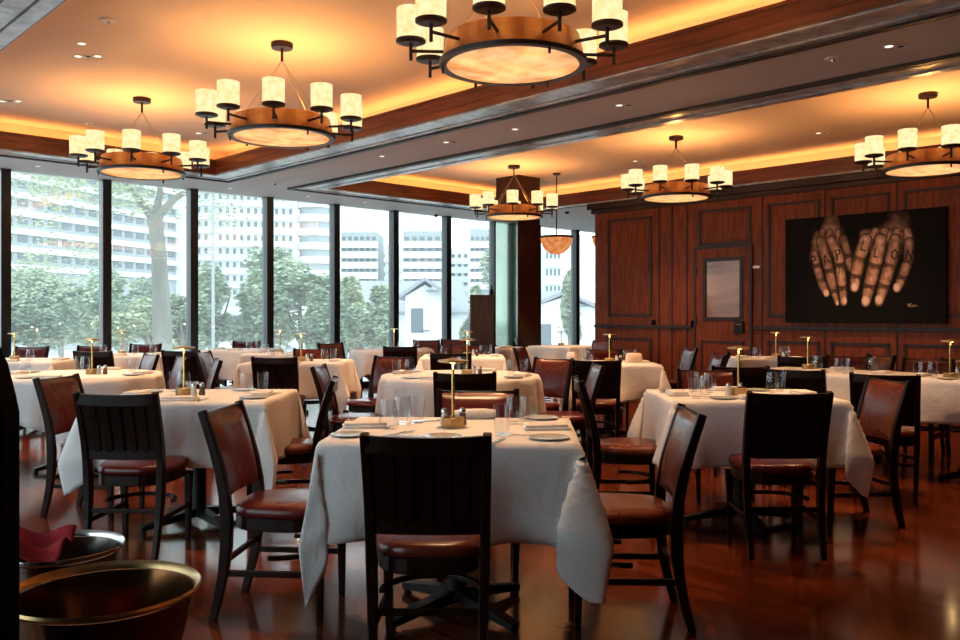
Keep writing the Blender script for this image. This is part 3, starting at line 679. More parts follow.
# ------------------------------------------------------------------ tables and cloths
TZ = .775
def cloth_square(hw, hd, s, seed, corner=1.12):
    rnd = random.Random(seed); nt, ns = 30, 16
    g = lambda h: [-h-s*(ns-i)/ns for i in range(ns)]+[-h+2*h*i/nt for i in range(nt+1)]+[h+s*(i+1)/ns for i in range(ns)]
    xs, ys = g(hw), g(hd); vs = []; ph = [rnd.uniform(0, 6) for _ in range(12)]; fr_ = [rnd.uniform(8, 12) for _ in range(4)]
    cf = [rnd.uniform(.30, .46) for _ in range(4)]
    fw = [rnd.uniform(.06, .11) for _ in range(4)]
    for y in ys:
        for x in xs:
            u = max(0, abs(x)-hw); v = max(0, abs(y)-hd); sx = 1 if x > 0 else -1; sy = 1 if y > 0 else -1
            if u == 0 and v == 0:
                vs.append((x, y, TZ+.006)); continue
            rr = .010   # rounded edge
            if v == 0 or u == 0:
                k = u if v == 0 else v; lat = y if v == 0 else x; si = (0 if sx > 0 else 1) if v == 0 else (2 if sy > 0 else 3)
                q = k/s; hl = (hd if v == 0 else hw); edge = 1-(abs(lat)/hl)**6
                rip = (.5+.5*q)*q*edge*(.050*math.sin(lat*fr_[si]+ph[si])+.012*math.sin(lat*fr_[si]*2.1+ph[si+4])+.006*math.sin(lat*41+ph[si+8])+.016*math.sin(lat*7+k*13+ph[si+5]))
                fl = .07
                out = rr*(1-math.exp(-k/rr))+k*fl+rip; dn = max(0, k-rr*(1-math.exp(-k/rr))*.6)
                z = TZ+.006-dn
                if v == 0: vs.append((sx*(hw+out), y, z))
                else: vs.append((x, sy*(hd+out), z))
            else:
                r = min(math.hypot(u, v), s*1.24); phi = math.atan2(v, u); b = math.sin(2*phi)**2
                ci = (0 if sx > 0 else 1)+(0 if sy > 0 else 2)
                fl = .07+(cf[ci]-.07)*b
                stretch = 1+(corner-1)*b
                wav = .030*math.sin(5*phi+ph[ci])*min(1, r/.2)*b
                rk = .30; out = rr*(1-math.exp(-r/rr))+(r*fl if r < rk else rk*fl-(r-rk)*fl*.55)
                A = fw[ci]*min(1, r/.28); gx = math.sin(4*phi)**2 if phi > PI/4 else 0; gy = math.sin(4*phi)**2 if phi < PI/4 else 0
                px_ = sx*(hw+out*math.cos(phi)+wav*math.sin(phi)-A*gx); py_ = sy*(hd+out*math.sin(phi)-wav*math.cos(phi)-A*gy)
                z = TZ+.006-max(0, r*math.sqrt(max(0, 1-fl*fl))*stretch*(1+.04*math.sin(5*phi+ph[ci+4]))-rr*.6*(1-math.exp(-r/rr)))
                vs.append((px_, py_, max(z, .03)))
    n = len(xs); fs = [(j*n+i, j*n+i+1, (j+1)*n+i+1, (j+1)*n+i) for j in range(len(ys)-1) for i in range(n-1)]
    return MB().add(vs, fs)
def cloth_round(R, L, seed):
    rnd = random.Random(seed); n = 96; k = rnd.randint(11, 14); p0 = rnd.uniform(0, 6); vs = [(0, 0, TZ+.006)]; rings = [.3, .6, .85, 1.0]; fs = []
    m = 10
    for r in rings: vs += [(R*r*math.cos(2*PI*i/n), R*r*math.sin(2*PI*i/n), TZ+.006) for i in range(n)]
    for j in range(1, m+1):
        for i in range(n):
            t = 2*PI*i/n; ext = L/max(abs(math.cos(t+.3)), abs(math.sin(t+.3))); ext = min(ext, L*1.36)-R; q = j/m; kk = ext*q
            rip = q*(.040*math.sin(k*t+p0)+.018*math.sin((2*k+1)*t+1.3*p0))
            rr = R+.018*(1-math.exp(-kk/.018))+kk*.05+rip
            vs.append((rr*math.cos(t), rr*math.sin(t), TZ+.006-max(0, kk-.011)))
    for i in range(n): fs.append((0, 1+i, 1+(i+1) % n))
    for j in range(len(rings)+m-1):
        for i in range(n): a = 1+j*n; fs.append((a+i, a+n+i, a+n+(i+1) % n, a+(i+1) % n))
    return MB().add(vs, fs)
def make_table(name, p, rz, hw, hd, round_, desc, seed, s, corner=1.12):
    root = empty('dining_table', (p.x, p.y, 0), rz); tag(root, 'pedestal table under the cloth, ' + desc, 'table', 'pedestal dining tables')
    if round_: MB().lathe([(0, TZ-.035), (hw-.01, TZ-.035), (hw-.005, TZ-.02), (hw-.01, TZ), (0, TZ)], 48).build('tabletop', M['chair_wood'], root)
    else: MB().b2((-hw+.01, -hd+.01, TZ-.035), (hw-.01, hd-.01, TZ)).build('tabletop', M['chair_wood'], root, bevel=.006)
    MB().lathe([(.05, .06), (.042, .10), (.042, TZ-.05), (.12, TZ-.036)], 16).build('column', M['black'], root)
    for k in range(4):
        a = PI/4+k*PI/2 if seed % 2 else k*PI/2+.1; c, s_ = math.cos(a), math.sin(a)
        MB().sweep([(.03*c, .03*s_, .075), (.20*c, .20*s_, .055), (.36*c, .36*s_, .028)], [.06, .055, .045], [.05, .04, .026], side=(-s_, c, 0)).tube([(.345*c, .345*s_, 0), (.345*c, .345*s_, .02)], .018).build('foot', M['black'], root)
    mb = cloth_round(hw, s, seed) if round_ else cloth_square(hw, hd, s, seed, corner)
    o = mb.build('tablecloth', M['cloth'], None, smooth=True, solid=.0025); o.location = (p.x, p.y, 0); o.rotation_euler = (0, 0, rz)
    tag(o, 'white cloth draped over the ' + desc, 'tablecloth', 'white tablecloths')
    return o
TB = {}
def table(key, a, d, hw, hd, rot, desc, seed, s=.37, round_=False, corner=1.22):
    p = W(a, d); rz = -(HEAD+math.radians(rot))
    TB[key] = (p, rz, hw, hd, desc); make_table(key, p, rz, hw, hd, round_, desc, seed, s, corner)
table('T1', -.10, 3.68, .50, .41, 3, 'front table in the centre foreground', 1, .385, corner=1.32)
table('T2', -1.71, 5.22, .50, .43, 0, 'second left table behind the slatted chair', 3, .37)
table('T3', -3.32, 7.12, .63, .63, 0, 'large round table at far left', 3, .98, True)
table('T4', -.16, 7.0, .64, .64, 20, 'round table in the middle of the room', 5, .98, True)
table('T5', -1.92, 9.05, .50, .47, 0, 'square table left of centre', 6, .36)
table('T6', -3.40, 12.25, .44, .40, 5, 'blue-lit table by the windows at the second mullion', 7, .42)
table('T7', ca(392, 12.2), 12.2, .58, .58, 0, 'far round table by the windows', 8, .92, True)
table('T8', -.20, 10.2, .48, .42, 0, 'far square table in the centre', 9, .35)
table('T10', 1.31, 8.82, .47, .43, 0, 'far table below the wood wall corner', 10, .36)
table('T11', ca(566, 13.6), 13.6, .42, .42, 45, 'small table at the passage window', 12, .36)
table('T12', ca(507, 13.0), 13.0, .30, .30, 0, 'little round table at the foot of the column', 13, .62, True)
table('T14', 1.60, 5.26, .50, .39, 0, 'right-hand front table', 14, .38)
table('T16', ca(770, 9.8), 9.8, .42, .38, 5, 'small table against the wood wall', 15, .30)
table('T18', ca(28, 9.4), 9.35, .50, .45, 0, 'table behind the large round left table', 16, .36)
table('T19', ca(130, 10.7), 10.65, .50, .42, 0, 'brown-shadowed table by the left windows', 17, .36)
table('T20', ca(280, 11.0), 11.0, .40, .34, 0, 'table behind the square table left of centre', 18, .36)
def table_w(key, x0, x1, y0, y1, desc, seed):
    p = Vector(((x0+x1)/2, (y0+y1)/2, 0)); TB[key] = (p, 0, (x1-x0)/2, (y1-y0)/2, desc); make_table(key, p, 0, (x1-x0)/2, (y1-y0)/2, False, desc, seed, .33, 1.1)
table_w('T15', 6.98, 7.72, 2.72, 3.86, 'long wall-side table, far half', 20)
table_w('T17', 6.92, 7.66, 1.46, 2.62, 'long wall-side table, near half', 21)

# ------------------------------------------------------------------ tableware
TOP = TZ+.0065
def lamp_proto():
    r = empty('table_lamp', (0, 0, -60))
    autosmooth(MB().lathe([(0, 0), (.048, 0), (.049, .004), (.049, .040), (.045, .044), (.040, .044), (.038, .018), (0, .018)], 24).build('base', M['brassdk'], r))
    MB().lathe([(.0065, .018), (.0065, .270), (.012, .284)], 12).build('stem', M['brass'], r)
    autosmooth(MB().lathe([(0, .283), (.060, .281), (.067, .286), (.067, .291), (.012, .300), (0, .301)], 24).build('lamp_shade', M['brassdk'], r))
    return r
def shaker_proto(c, nm):
    r = empty(nm, (0, 0, -60))
    autosmooth(MB().lathe([(0, 0), (.018, 0), (.019, .01), (.013, .055), (0, .055)], 14).build('body', c, r))
    autosmooth(MB().lathe([(0, .054), (.014, .054), (.015, .066), (.009, .076), (0, .078)], 14).build('cap', M['steel'], r))
    return r
def glass_proto(kind):
    r = empty('drinking_glass', (0, 0, -60))
    if kind == 'tulip': pr = [(0, .004), (.026, .004), (.040, .035), (.041, .065), (.032, .125), (.0305, .125), (.0395, .065), (.038, .036), (.024, .012), (0, .012)]; pr[0] = (0, 0); pr[1] = (.024, 0)
    else: pr = [(0, 0), (.029, 0), (.036, .125), (.0345, .125), (.028, .010), (0, .010)]
    autosmooth(MB().lathe(pr, 20).build('vessel', M['glass'], r), 50)
    return r
LP = lamp_proto(); SA = shaker_proto(M['whiteplastic'], 'salt_shaker'); PE = shaker_proto(mat('pepper_brown', (.11, .06, .045), .35), 'pepper_grinder'); G1 = glass_proto('tulip'); G2 = glass_proto('tumbler')
def plate_proto():
    o = autosmooth(MB().lathe([(0, .004), (.045, .004), (.078, .012), (.080, .014), (.077, .0155), (.045, .008), (0, .008)], 28).build('bread_plate', M['plate'])); o.data.transform(Matrix.Translation((0, 0, -.004))); o.location = (0, 0, -60); return o
def napkin_proto():
    mb = MB()
    loft(mb, [[(x, y, z) for x, y in [(-.10*k, -.055*k), (.10*k, -.055*k), (.10*k, .055*k), (-.10*k, .055*k)]] for z, k in ((0, 1), (.012, 1.0))])
    loft(mb, [[(x, y, z) for x, y in [(-.095*k, -.05*k), (.09*k, -.045*k), (.088*k, .05*k), (-.092*k, .048*k)]] for z, k in ((.0121, 1), (.024, .98))])
    o = mb.build('napkin', M['napkin'], bevel=.004); autosmooth(o, 60); o.location = (0, 0, -60); return o
def roll_proto():
    o = autosmooth(MB().tube([(-.10, 0, .02), (-.05, .004, .024), (.04, -.002, .025), (.10, 0, .022)], [.020, .024, .025, .022], 12).build('rolled_napkin', M['napkin'])); o.location = (0, 0, -60); return o
def knife_proto():
    o = MB().sweep([(-.10, 0, .003), (-.01, 0, .003), (.0, 0, .003), (.10, .0, .003)], [.012, .010, .016, .006], [.005, .005, .003, .002], side=(0, 1, 0)).build('butter_knife', M['steel']); o.location = (0, 0, -60); return o
def fork_proto():
    mb = MB().sweep([(-.10, 0, .003), (0, 0, .004), (.04, 0, .006)], [.010, .006, .018], .003, side=(0, 1, 0))
    for k in range(4): mb.sweep([(.04, -.0075+.005*k, .006), (.09, -.0075+.005*k, .004)], .003, .002, side=(0, 1, 0))
    o = mb.build('fork', M['steel']); o.location = (0, 0, -60); return o
PLt, NA, RO, KN, FO = plate_proto(), napkin_proto(), roll_proto(), knife_proto(), fork_proto()
used2 = set()
def place(proto, p, rz, label, cat, group, z=TOP):
    loc = (p.x, p.y, z)
    if id(proto) in used2: r = dup(proto, loc, rz)
    else: r = proto; r.location = loc; r.rotation_euler = (0, 0, rz); used2.add(id(proto))
    tag(r, label, cat, group); return r
def loc_on(key, x, y):
    p, rz, hw, hd, desc = TB[key]; c, s = math.cos(rz), math.sin(rz); return Vector((p.x+x*c-y*s, p.y+x*s+y*c, 0))
def lamp(p, desc, z=TOP):
    place(LP, p, 0, 'slim brass mushroom table lamp on the ' + desc, 'table lamp', 'brass table lamps', z)
    l = bpy.data.lights.new('table_lamp_bulb', 'POINT'); l.energy = P_LAMP; l.color = (1, .66, .3); l.shadow_soft_size = .012
    o = bpy.data.objects.new('table_lamp_bulb', l); COL.objects.link(o); o.location = (p.x-.022, p.y-.022, z+.266)
side_words = ('near', 'right', 'far', 'left')
def setting(key, k, what='gGpn', desc=None):
    p, rz, hw, hd, D_ = TB[key]; D_ = desc or D_
    ang = k*PI/2; out = (hd if k % 2 == 0 else hw)-.10
    def q(o, l):  # o outward offset, l to the guest's right
        dx, dy = {0: (0, -1), 1: (1, 0), 2: (0, 1), 3: (-1, 0)}[k]; lx, ly = {0: (1, 0), 1: (0, 1), 2: (-1, 0), 3: (0, -1)}[k]
        return loc_on(key, dx*o+lx*l, dy*o+ly*l)
    sw = side_words[k]; jit = random.uniform(-.015, .015)
    rz_ = rz+ang
    if 'p' in what: place(PLt, q(out-.02, -.19+jit), rz_, 'small grey plate at the %s side of the %s' % (sw, D_), 'plate', 'small bread plates')
    if 'n' in what: place(NA, q(out-.01, 0+jit), rz_, 'folded white napkin at the %s side of the %s' % (sw, D_), 'napkin', 'folded napkins')
    if 'r' in what: place(RO, q(out-.02, 0+jit), rz_+.1, 'rolled white napkin at the %s side of the %s' % (sw, D_), 'napkin', 'rolled napkins')
    if 'g' in what: place(G1, q(out-.15, .15+jit), 0, 'rounded stemless glass at the %s side of the %s' % (sw, D_), 'glass', 'drinking glasses')
    if 'G' in what: place(G2, q(out-.07, .235+jit), 0, 'straight-sided glass at the %s side of the %s' % (sw, D_), 'glass', 'drinking glasses')
    if 'k' in what: place(KN, q(out-.03, .13+jit), rz_+PI/2, 'steel knife at the %s side of the %s' % (sw, D_), 'knife', 'knives')
    if 'f' in what: place(FO, q(out-.03, -.095+jit), rz_+PI/2, 'steel fork at the %s side of the %s' % (sw, D_), 'fork', 'forks')
def centre(key, x=0, y=0, desc=None, shakers=True, off=(.05, .085)):
    D_ = desc or TB[key][4]; lamp(loc_on(key, x, y), D_)
    if shakers:
        place(SA, loc_on(key, x+off[0]+.02, y-.03), 0, 'white salt shaker beside the lamp on the ' + D_, 'salt shaker', 'salt shakers')
        place(PE, loc_on(key, x+off[1]+.03, y-.015), 0, 'brown pepper mill beside the lamp on the ' + D_, 'pepper mill', 'pepper mills')
sd = {'T1': 'front table', 'T2': 'second left table', 'T3': 'large round far-left table', 'T4': 'round middle table', 'T5': 'square table left of centre', 'T6': 'blue-lit table by the windows', 'T7': 'far round window table', 'T8': 'far square centre table', 'T10': 'table below the wood wall corner', 'T14': 'right-hand front table', 'T15': 'far half of the long table', 'T17': 'near half of the long table', 'T16': 'small table against the wood wall', 'T18': 'table behind the round left table', 'T19': 'table by the left windows', 'T20': 'table behind the square left table', 'T11': 'small passage-window table', 'T12': 'little table at the column'}
# front table, item by item
D1 = sd['T1']
def on1(px, py): q = on_z(px, py, TOP); return Vector((q.x, q.y, 0))
lamp(on1(453, 427), D1)
place(SA, on1(444.5, 425.5), 0, 'salt shaker left of the lamp on the front table', 'salt shaker', 'salt shakers'); SA.children[0]
place(PE, on1(462.5, 424.5), 0, 'pepper mill right of the lamp on the front table', 'pepper mill', 'pepper mills')
for px, py, G, lb in ((388, 429, G1, 'rounded glass, left of two on the left half of the front table'), (417, 423, G2, 'straight glass by the crossed cutlery on the front table left half'), (502, 435, G2, 'straight glass at front right on the front table, left of the rounded pair'), (514, 424, G1, 'rounded glass with amber glint on the front table right half'), (402, 424, G1, 'rounded glass between the two others on the front table left half'), (528, 424, G1, 'rounded glass rightmost on the front table')):
    place(G, on1(px, py), 0, lb, 'glass', 'drinking glasses')
cz = -HEAD
for px, py, pr, rz, lb, c, g in (
    (366, 427, NA, cz+.2, 'folded napkin on the far left corner of the front table', 'napkin', 'folded napkins'),
    (474, 419, RO, cz+.1, 'rolled napkin behind the lamp on the front table', 'napkin', 'rolled napkins'),
    (546, 429, NA, cz+.08, 'folded white napkin at the right edge of the front table', 'napkin', 'folded napkins'),
    (549, 439, PLt, cz, 'small grey plate at the right front of the front table', 'plate', 'small bread plates'),
    (541, 419, PLt, cz, 'small grey plate at the far right of the front table', 'plate', 'small bread plates'),
    (442, 438, PLt, cz, 'small grey plate nearest to the big front chair on the front table', 'plate', 'small bread plates'),
    (350, 436, PLt, cz, 'small grey plate at the left edge of the front table', 'plate', 'small bread plates'),
    (399, 434, FO, cz+.9, 'steel fork by the glasses on the left half of the front table', 'fork', 'forks'),
    (411, 437, KN, cz-.4, 'steel knife by the glasses on the left half of the front table', 'knife', 'knives'),
    (433, 421, KN, cz+.6, 'steel knife behind the salt shaker on the front table', 'knife', 'knives'),
    (523, 436, FO, cz-.5, 'steel fork leaning to the plate on the front table right half', 'fork', 'forks'),
    (497, 442, KN, cz+1.2, 'steel knife at the front edge of the front table', 'knife', 'knives')):
    place(pr, on1(px, py), rz, lb, c, g)
D2 = sd['T2']
centre('T2', -.10, .02, D2)
for k, w_ in ((0, 'nk'), (1, 'gGpnk'), (2, 'gGp'), (3, 'pn')): setting('T2', k, w_, D2)
centre('T3', .12, -.05, sd['T3'])
for k, w_ in ((0, 'pnkf'), (1, 'gpn'), (2, 'gGn'), (3, 'gpn')): setting('T3', k, w_, sd['T3'])
centre('T4', .06, .0, sd['T4'])
for k, w_ in ((0, 'pn'), (1, 'gGpn'), (2, 'gGn'), (3, 'gGpn')): setting('T4', k, w_, sd['T4'])
centre('T5', .02, .05, sd['T5'])
for k, w_ in ((0, 'n'), (1, 'gGn'), (2, 'gG'), (3, 'gpn')): setting('T5', k, w_, sd['T5'])
centre('T14', -.02, -.02, sd['T14'], off=(-.09, -.02))
for k, w_ in ((0, 'nr'[0:1]+'p'), (1, 'gGpn'), (2, 'gGpn'), (3, 'gGpnkf')): setting('T14', k, w_, sd['T14'])
centre('T10', .03, .05, sd['T10'])
for k, w_ in ((0, 'p'), (1, 'gGn'), (2, 'gG'), (3, 'gn')): setting('T10', k, w_, sd['T10'])
centre('T8', .05, 0, sd['T8'])
for k, w_ in ((0, 'n'), (1, 'gGn'), (3, 'gn')): setting('T8', k, w_, sd['T8'])
centre('T15', .15, .25, sd['T15'])
for k, w_ in ((0, 'gn'), (1, 'gGn'), (3, 'gGpn')): setting('T15', k, w_, sd['T15'])
centre('T17', -.10, .22, sd['T17'])
for k, w_ in ((1, 'gG'), (2, 'gGn'), (3, 'gGpn')): setting('T17', k, w_, sd['T17'])
centre('T16', .08, .05, sd['T16'])
for k, w_ in ((0, 'n'), (1, 'gG'), (3, 'gGn')): setting('T16', k, w_, sd['T16'])
for key, lx in (('T18', -.12), ('T19', -.08), ('T20', .0), ('T7', .03), ('T11', -.10)):
    lamp(loc_on(key, lx, 0), sd[key])
for key in ('T18', 'T19', 'T20', 'T7', 'T6'):
    for k in (0, 1, 3): setting(key, k, 'gn', sd[key])
setting('T12', 0, 'n', sd['T12'])
# tall folded linen and bread basket shapes on the corner table
for (px, d_, z, sx, sy, sz, lb) in ((634, 8.75, TOP, .17, .10, .10, 'peach linen bundle standing on the right of the table below the wood wall'), (571, 9.0, TOP, .09, .07, .10, 'white folded linen standing on the left of table below the wood wall')):
    p = at(px, d_, z); mb = MB()
    loft(mb, [[(x, y, zz) for x, y in superel(sx/2*k, sx/2*k, -sy/2*k, sy/2*k, 20, 3)] for zz, k in ((0, 1), (sz*.5, 1.02), (sz*.9, .92), (sz, .75))])
    o = autosmooth(mb.build('linen_bundle', M['tall_linen'] if sx > .1 else M['napkin']), 50); o.location = p; o.rotation_euler = (0, 0, -HEAD); tag(o, lb, 'linen')

# ------------------------------------------------------------------ wooden cabinet by the windows
p = at(482.5, 12.4); cb = empty('service_cabinet', (p.x, p.y, 0), -HEAD); tag(cb, 'narrow brown wooden service cabinet standing before the windows left of the column', 'cabinet')
M['cab'] = noise_col(mat('cabinet_wood', (.08, .04, .02), .5), (.050, .026, .014), (.085, .046, .026), (5, 5, .6), 5)
MB().b2((-.18, -.15, .08), (.18, .18, 1.56)).build('body', M['cab'], cb, bevel=.012)
MB().b2((-.165, -.17, .12), (.165, -.15, .83)).build('door', M['cab'], cb, bevel=.006)
MB().b2((-.165, -.17, .87), (.165, -.15, 1.52)).build('door', M['cab'], cb, bevel=.006)
MB().b2((-.17, -.14, 0), (.17, .17, .08)).build('plinth', M['paneldk'], cb)
MB().tube([(.13, -.185, .70), (.13, -.185, .80)], .008).build('handle', M['brassdk'], cb)
q = at(493, 12.2, 1.56); bt = empty('black_bottle', (p.x+.06, p.y-.12, 1.56)); bt.name = 'bottle'; tag(bt, 'small black bottle standing on top of the wooden cabinet', 'bottle')
bt.location = W(ca(482.5, 12.4)+.13, 12.4, 1.56)
autosmooth(MB().lathe([(0, 0), (.03, 0), (.03, .06), (.012, .09), (.012, .12), (0, .12)], 14).build('body', M['black'], bt)); MB().lathe([(0, .12), (.015, .12), (.015, .135), (0, .135)], 12).build('cap', M['blackmatte'], bt)

# ------------------------------------------------------------------ wine buckets in the foreground
copper = noise_col(mat('bucket_copper', (.10, .035, .012), .18, .9), (.11, .045, .016), (.24, .10, .035), nscale=4)
silverb = mat('bucket_silver', (.25, .23, .22), .2, 1.0)
def bucket(px, py, d_, r, m, rimm, lb, napkin=None):
    zt = EYE-(py-HY)*d_/F; p = at(px, d_); h = .21
    st = empty('bucket_stand', (p.x, p.y, 0)); tag(st, 'dark metal floor stand under the ' + lb[1], 'stand')
    MB().lathe([(0, 0), (.15, 0), (.15, .012), (.03, .03), (.014, .05), (0, .05)], 28).build('base', M['bronze'], st)
    zr = zt-h
    MB().tube([(0, 0, .04), (0, 0, zr-.02)], .014).build('post', M['bronze'], st)
    MB().lathe([(0, zr-.02), (.10, zr-.02), (.10, zr-.001), (0, zr-.001)], 28).build('tray', M['bronze'], st)
    root = empty('wine_bucket', (p.x, p.y, zr)); tag(root, lb[0], 'bucket')
    autosmooth(MB().lathe([(0, 0), (r*.62, 0), (r*.68, .02), (r*.80, h*.6), (r*.93, h-.012), (r*.915, h-.012), (r*.78, h*.6), (r*.66, .03), (0, .01)], 56).build('bowl', m, root), 50)
    autosmooth(MB().lathe([(r*.93, h-.011), (r*.975, h-.009), (r, h-.004), (r*.985, h), (r*.945, h-.005), (r*.93, h-.011)], 56, cap=False).build('rim', rimm, root), 60)
    return root, zt, p
rt, zt1, p1 = bucket(104, 586, 1.25, .136, copper, M['brassdk'], ('dark copper wine bucket with bright rim, nearest at bottom left', 'nearest copper wine bucket at bottom left'))
rt2, zt2, p2 = bucket(58, 545, 1.62, .118, silverb, M['steel'], ('silver wine bucket holding a red napkin, behind the copper one', 'silver wine bucket with the red napkin'))
# red napkin draped over the rear bucket
nx, ny = 22, 14; vs = []
rn = random.Random(4)
for j in range(ny):
    for i in range(nx):
        x = -.12+.15*i/(nx-1); y = -.10+.115*j/(ny-1)
        z = .012+.012*math.sin(x*60+y*20)+.010*math.sin(y*80)+(.012*math.exp(-((x+.03)**2+(y-.02)**2)/.0012))-.05*max(0, math.hypot(x, y)-.115)
        vs.append((x, y, z))
fs = [(j*nx+i, j*nx+i+1, (j+1)*nx+i+1, (j+1)*nx+i) for j in range(ny-1) for i in range(nx-1)]
rc = MB().add(vs, fs).build('red_napkin', M['redcloth'], None, smooth=True, solid=.004); rc.location = (p2.x, p2.y, zt2); rc.rotation_euler = (0, 0, -HEAD+.15)
rc.name = 'cloth_napkin'; tag(rc, 'crumpled red napkin lying in the silver bucket at bottom left', 'napkin')
# black rounded screen at the left edge
sx_ = at(-43, .95); scn = empty('standing_screen', (sx_.x, sx_.y, 0), -HEAD); tag(scn, 'black round-topped standing screen cut off by the left picture edge', 'screen')
prof = [(-.30, .06), (.060, .06), (.060, 1.16), (.056, 1.18), (.047, 1.215), (.036, 1.24), (.022, 1.256), (-.01, 1.268), (-.30, 1.27)]
n = len(prof); vs = [(x, -.02, z) for x, z in prof]+[(x, .02, z) for x, z in prof]
fs = [tuple(range(n)), tuple(range(2*n-1, n-1, -1))]+[(i, n+i, n+(i+1) % n, (i+1) % n) for i in range(n)]
MB().add(vs, fs).build('panel', M['blackmatte'], scn, bevel=.004)
MB().b2((-.28, -.13, 0), (.055, .13, .06)).build('base', M['blackmatte'], scn, bevel=.01)

# ------------------------------------------------------------------ outside
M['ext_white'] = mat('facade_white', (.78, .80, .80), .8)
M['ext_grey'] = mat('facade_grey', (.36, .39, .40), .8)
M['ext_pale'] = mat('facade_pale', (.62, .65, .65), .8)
M['ext_win'] = mat('facade_window', (.13, .16, .18), .3)
M['ext_roof'] = mat('slate_roof', (.30, .31, .34), .8)
M['ground'] = noise_col(mat('ground_bounce', (.5, .5, .5), .9), (.48, .49, .49), (.60, .60, .60), nscale=.3)  # made-up pale surface that bounces daylight up to the ceiling
M['road'] = mat('road', (.5, .51, .52), .8)
def leafm(name, c1, c2): return noise_col(mat(name, c1, .7), c1, c2, nscale=1.3, detail=5)
M['leafA'] = leafm('leaf_mid', (0.277, 0.355, 0.238), (0.446, 0.511, 0.368)); M['leafB'] = leafm('leaf_pale', (0.381, 0.446, 0.29), (0.55, 0.589, 0.394)); M['leafC'] = leafm('leaf_dark', (0.199, 0.277, 0.186), (0.329, 0.394, 0.277))  # greens lightened so the leaf colour carries the outdoor haze
M['bark'] = noise_col(mat('bark', (.3, .25, .2), .9), (.15, .145, .12), (.24, .23, .19), nscale=3, scale=(1, 1, .2))
GZ = -5.0
g = MB().b2((-500, 12.8, GZ-.5), (700, 900, GZ)).b2((-500, -300, GZ-.5), (-3.2, 12.8, GZ)).build('ground', M['ground']); struct(g)
def EW(px, d_, z=0): return at(px, d_, z)
def zpx(py, d_): return EYE+(HY-py)*d_/F
def facade(px0, d0, px1, d1, z0, z1, floor_h, ncol, depth, m_wall, m_band, label, winw=.5, first=0, band_h=.35, wm=None, band_out=.6):
    A, B = EW(px0, d0), EW(px1, d1); v = (B-A); L = v.length; ang = math.atan2(v.y, v.x)
    root = empty('apartment_building', (A.x, A.y, 0), ang); tag(root, label, 'building')
    MB().b2((0, 0, GZ), (L, depth, z1)).build('wall', m_wall, root)
    nfl = int((z1-z0)/floor_h); cw = L/ncol; cnt = 0; rest = MB(); proto = None
    for f in range(nfl):
        z = z0+f*floor_h
        MB().b2((-.3, -band_out, z-band_h/2), (L+.3, .01, z+band_h/2)).build('balcony_slab', m_band, root)
        for c in range(ncol):
            x = (c+.5)*cw; a = (x-cw*winw/2, -.12, z+floor_h*.42); b = (x+cw*winw/2, .02, z+floor_h*.80)
            if cnt < 100:
                if proto is None:
                    proto = MB().b2((-cw*winw/2, -.12, 0), (cw*winw/2, .02, floor_h*.38)).build('window', wm or M['ext_win'], root); o = proto
                else: o = proto.copy(); COL.objects.link(o); o.parent = root
                o.location = (x, 0, z+floor_h*.42); cnt += 1
            else: rest.b2(a, b)
    if rest.v: tag(rest.build('window', wm or M['ext_win'], root), kind='stuff')
    return root, L
r1, L1 = facade(-75, 128, 176, 185, zpx(272, 160), zpx(272, 160)+3.05*12, 3.05, 18, 16, M['ext_grey'], M['ext_white'], winw=.64, label='long grey apartment block with white balcony bands behind the left windows', band_h=1.0)
e_ = MB().b2((L1, -1.5, GZ), (L1+4.0, 14, 60)).build('end_wall', M['ext_white'], r1)
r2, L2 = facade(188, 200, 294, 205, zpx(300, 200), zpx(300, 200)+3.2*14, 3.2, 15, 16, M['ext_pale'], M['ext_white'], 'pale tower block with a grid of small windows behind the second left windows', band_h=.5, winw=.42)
p = EW(316, 208); bay = empty('round_tower', (p.x, p.y, 0)); tag(bay, 'white round balconied tower end seen through the third window', 'building')
MB().lathe([(4.0, GZ), (4.0, zpx(196, 208)), (0, zpx(196, 208))], 32).build('core', M['ext_grey'], bay)
for f in range(8):
    z = zpx(302, 208)+f*3.35
    autosmooth(MB().lathe([(0, z-.9), (4.5, z-.9), (4.5, z+.8), (0, z+.8)], 32).build('balcony', M['ext_white'], bay), 30)
for (a, b, y0_, lab) in ((341, 377, 232, 'left stepped wing'), (403, 449, 231, 'middle wing'), (470, 500, 229, 'right wing')):
    facade(a, 250, b, 250, zpx(286, 250), zpx(y0_, 250), 3.0, 6, 18, M['ext_grey'], M['ext_white'], 'far white banded hillside block, ' + lab, band_h=1.9, winw=.6, band_out=1.5)
o_ = facade(378, 280, 402, 280, zpx(286, 250), zpx(236, 250), 3.0, 2, 15, M['ext_white'], M['ext_white'], 'far white stair block between the banded wings', band_h=.4, winw=.12)
facade(450, 280, 469, 280, zpx(286, 250), zpx(240, 250), 3.0, 3, 15, M['ext_white'], M['ext_white'], 'far white infill block right of the middle wing', band_h=1.6, winw=.5)
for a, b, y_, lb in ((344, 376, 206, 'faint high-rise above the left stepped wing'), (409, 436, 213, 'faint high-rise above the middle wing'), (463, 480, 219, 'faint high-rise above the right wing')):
    facade(a, 420, b, 420, zpx(240, 420), zpx(y_, 420), 3.4, 8, 15, mat('facade_faint', (.80, .82, .83), .9), mat('facade_faint_band', (.86, .87, .88), .9), lb, winw=.35, band_h=.3, wm=mat('faint_window', (.5, .54, .56), .6))  # distance haze painted into the pale wall, band and window colours
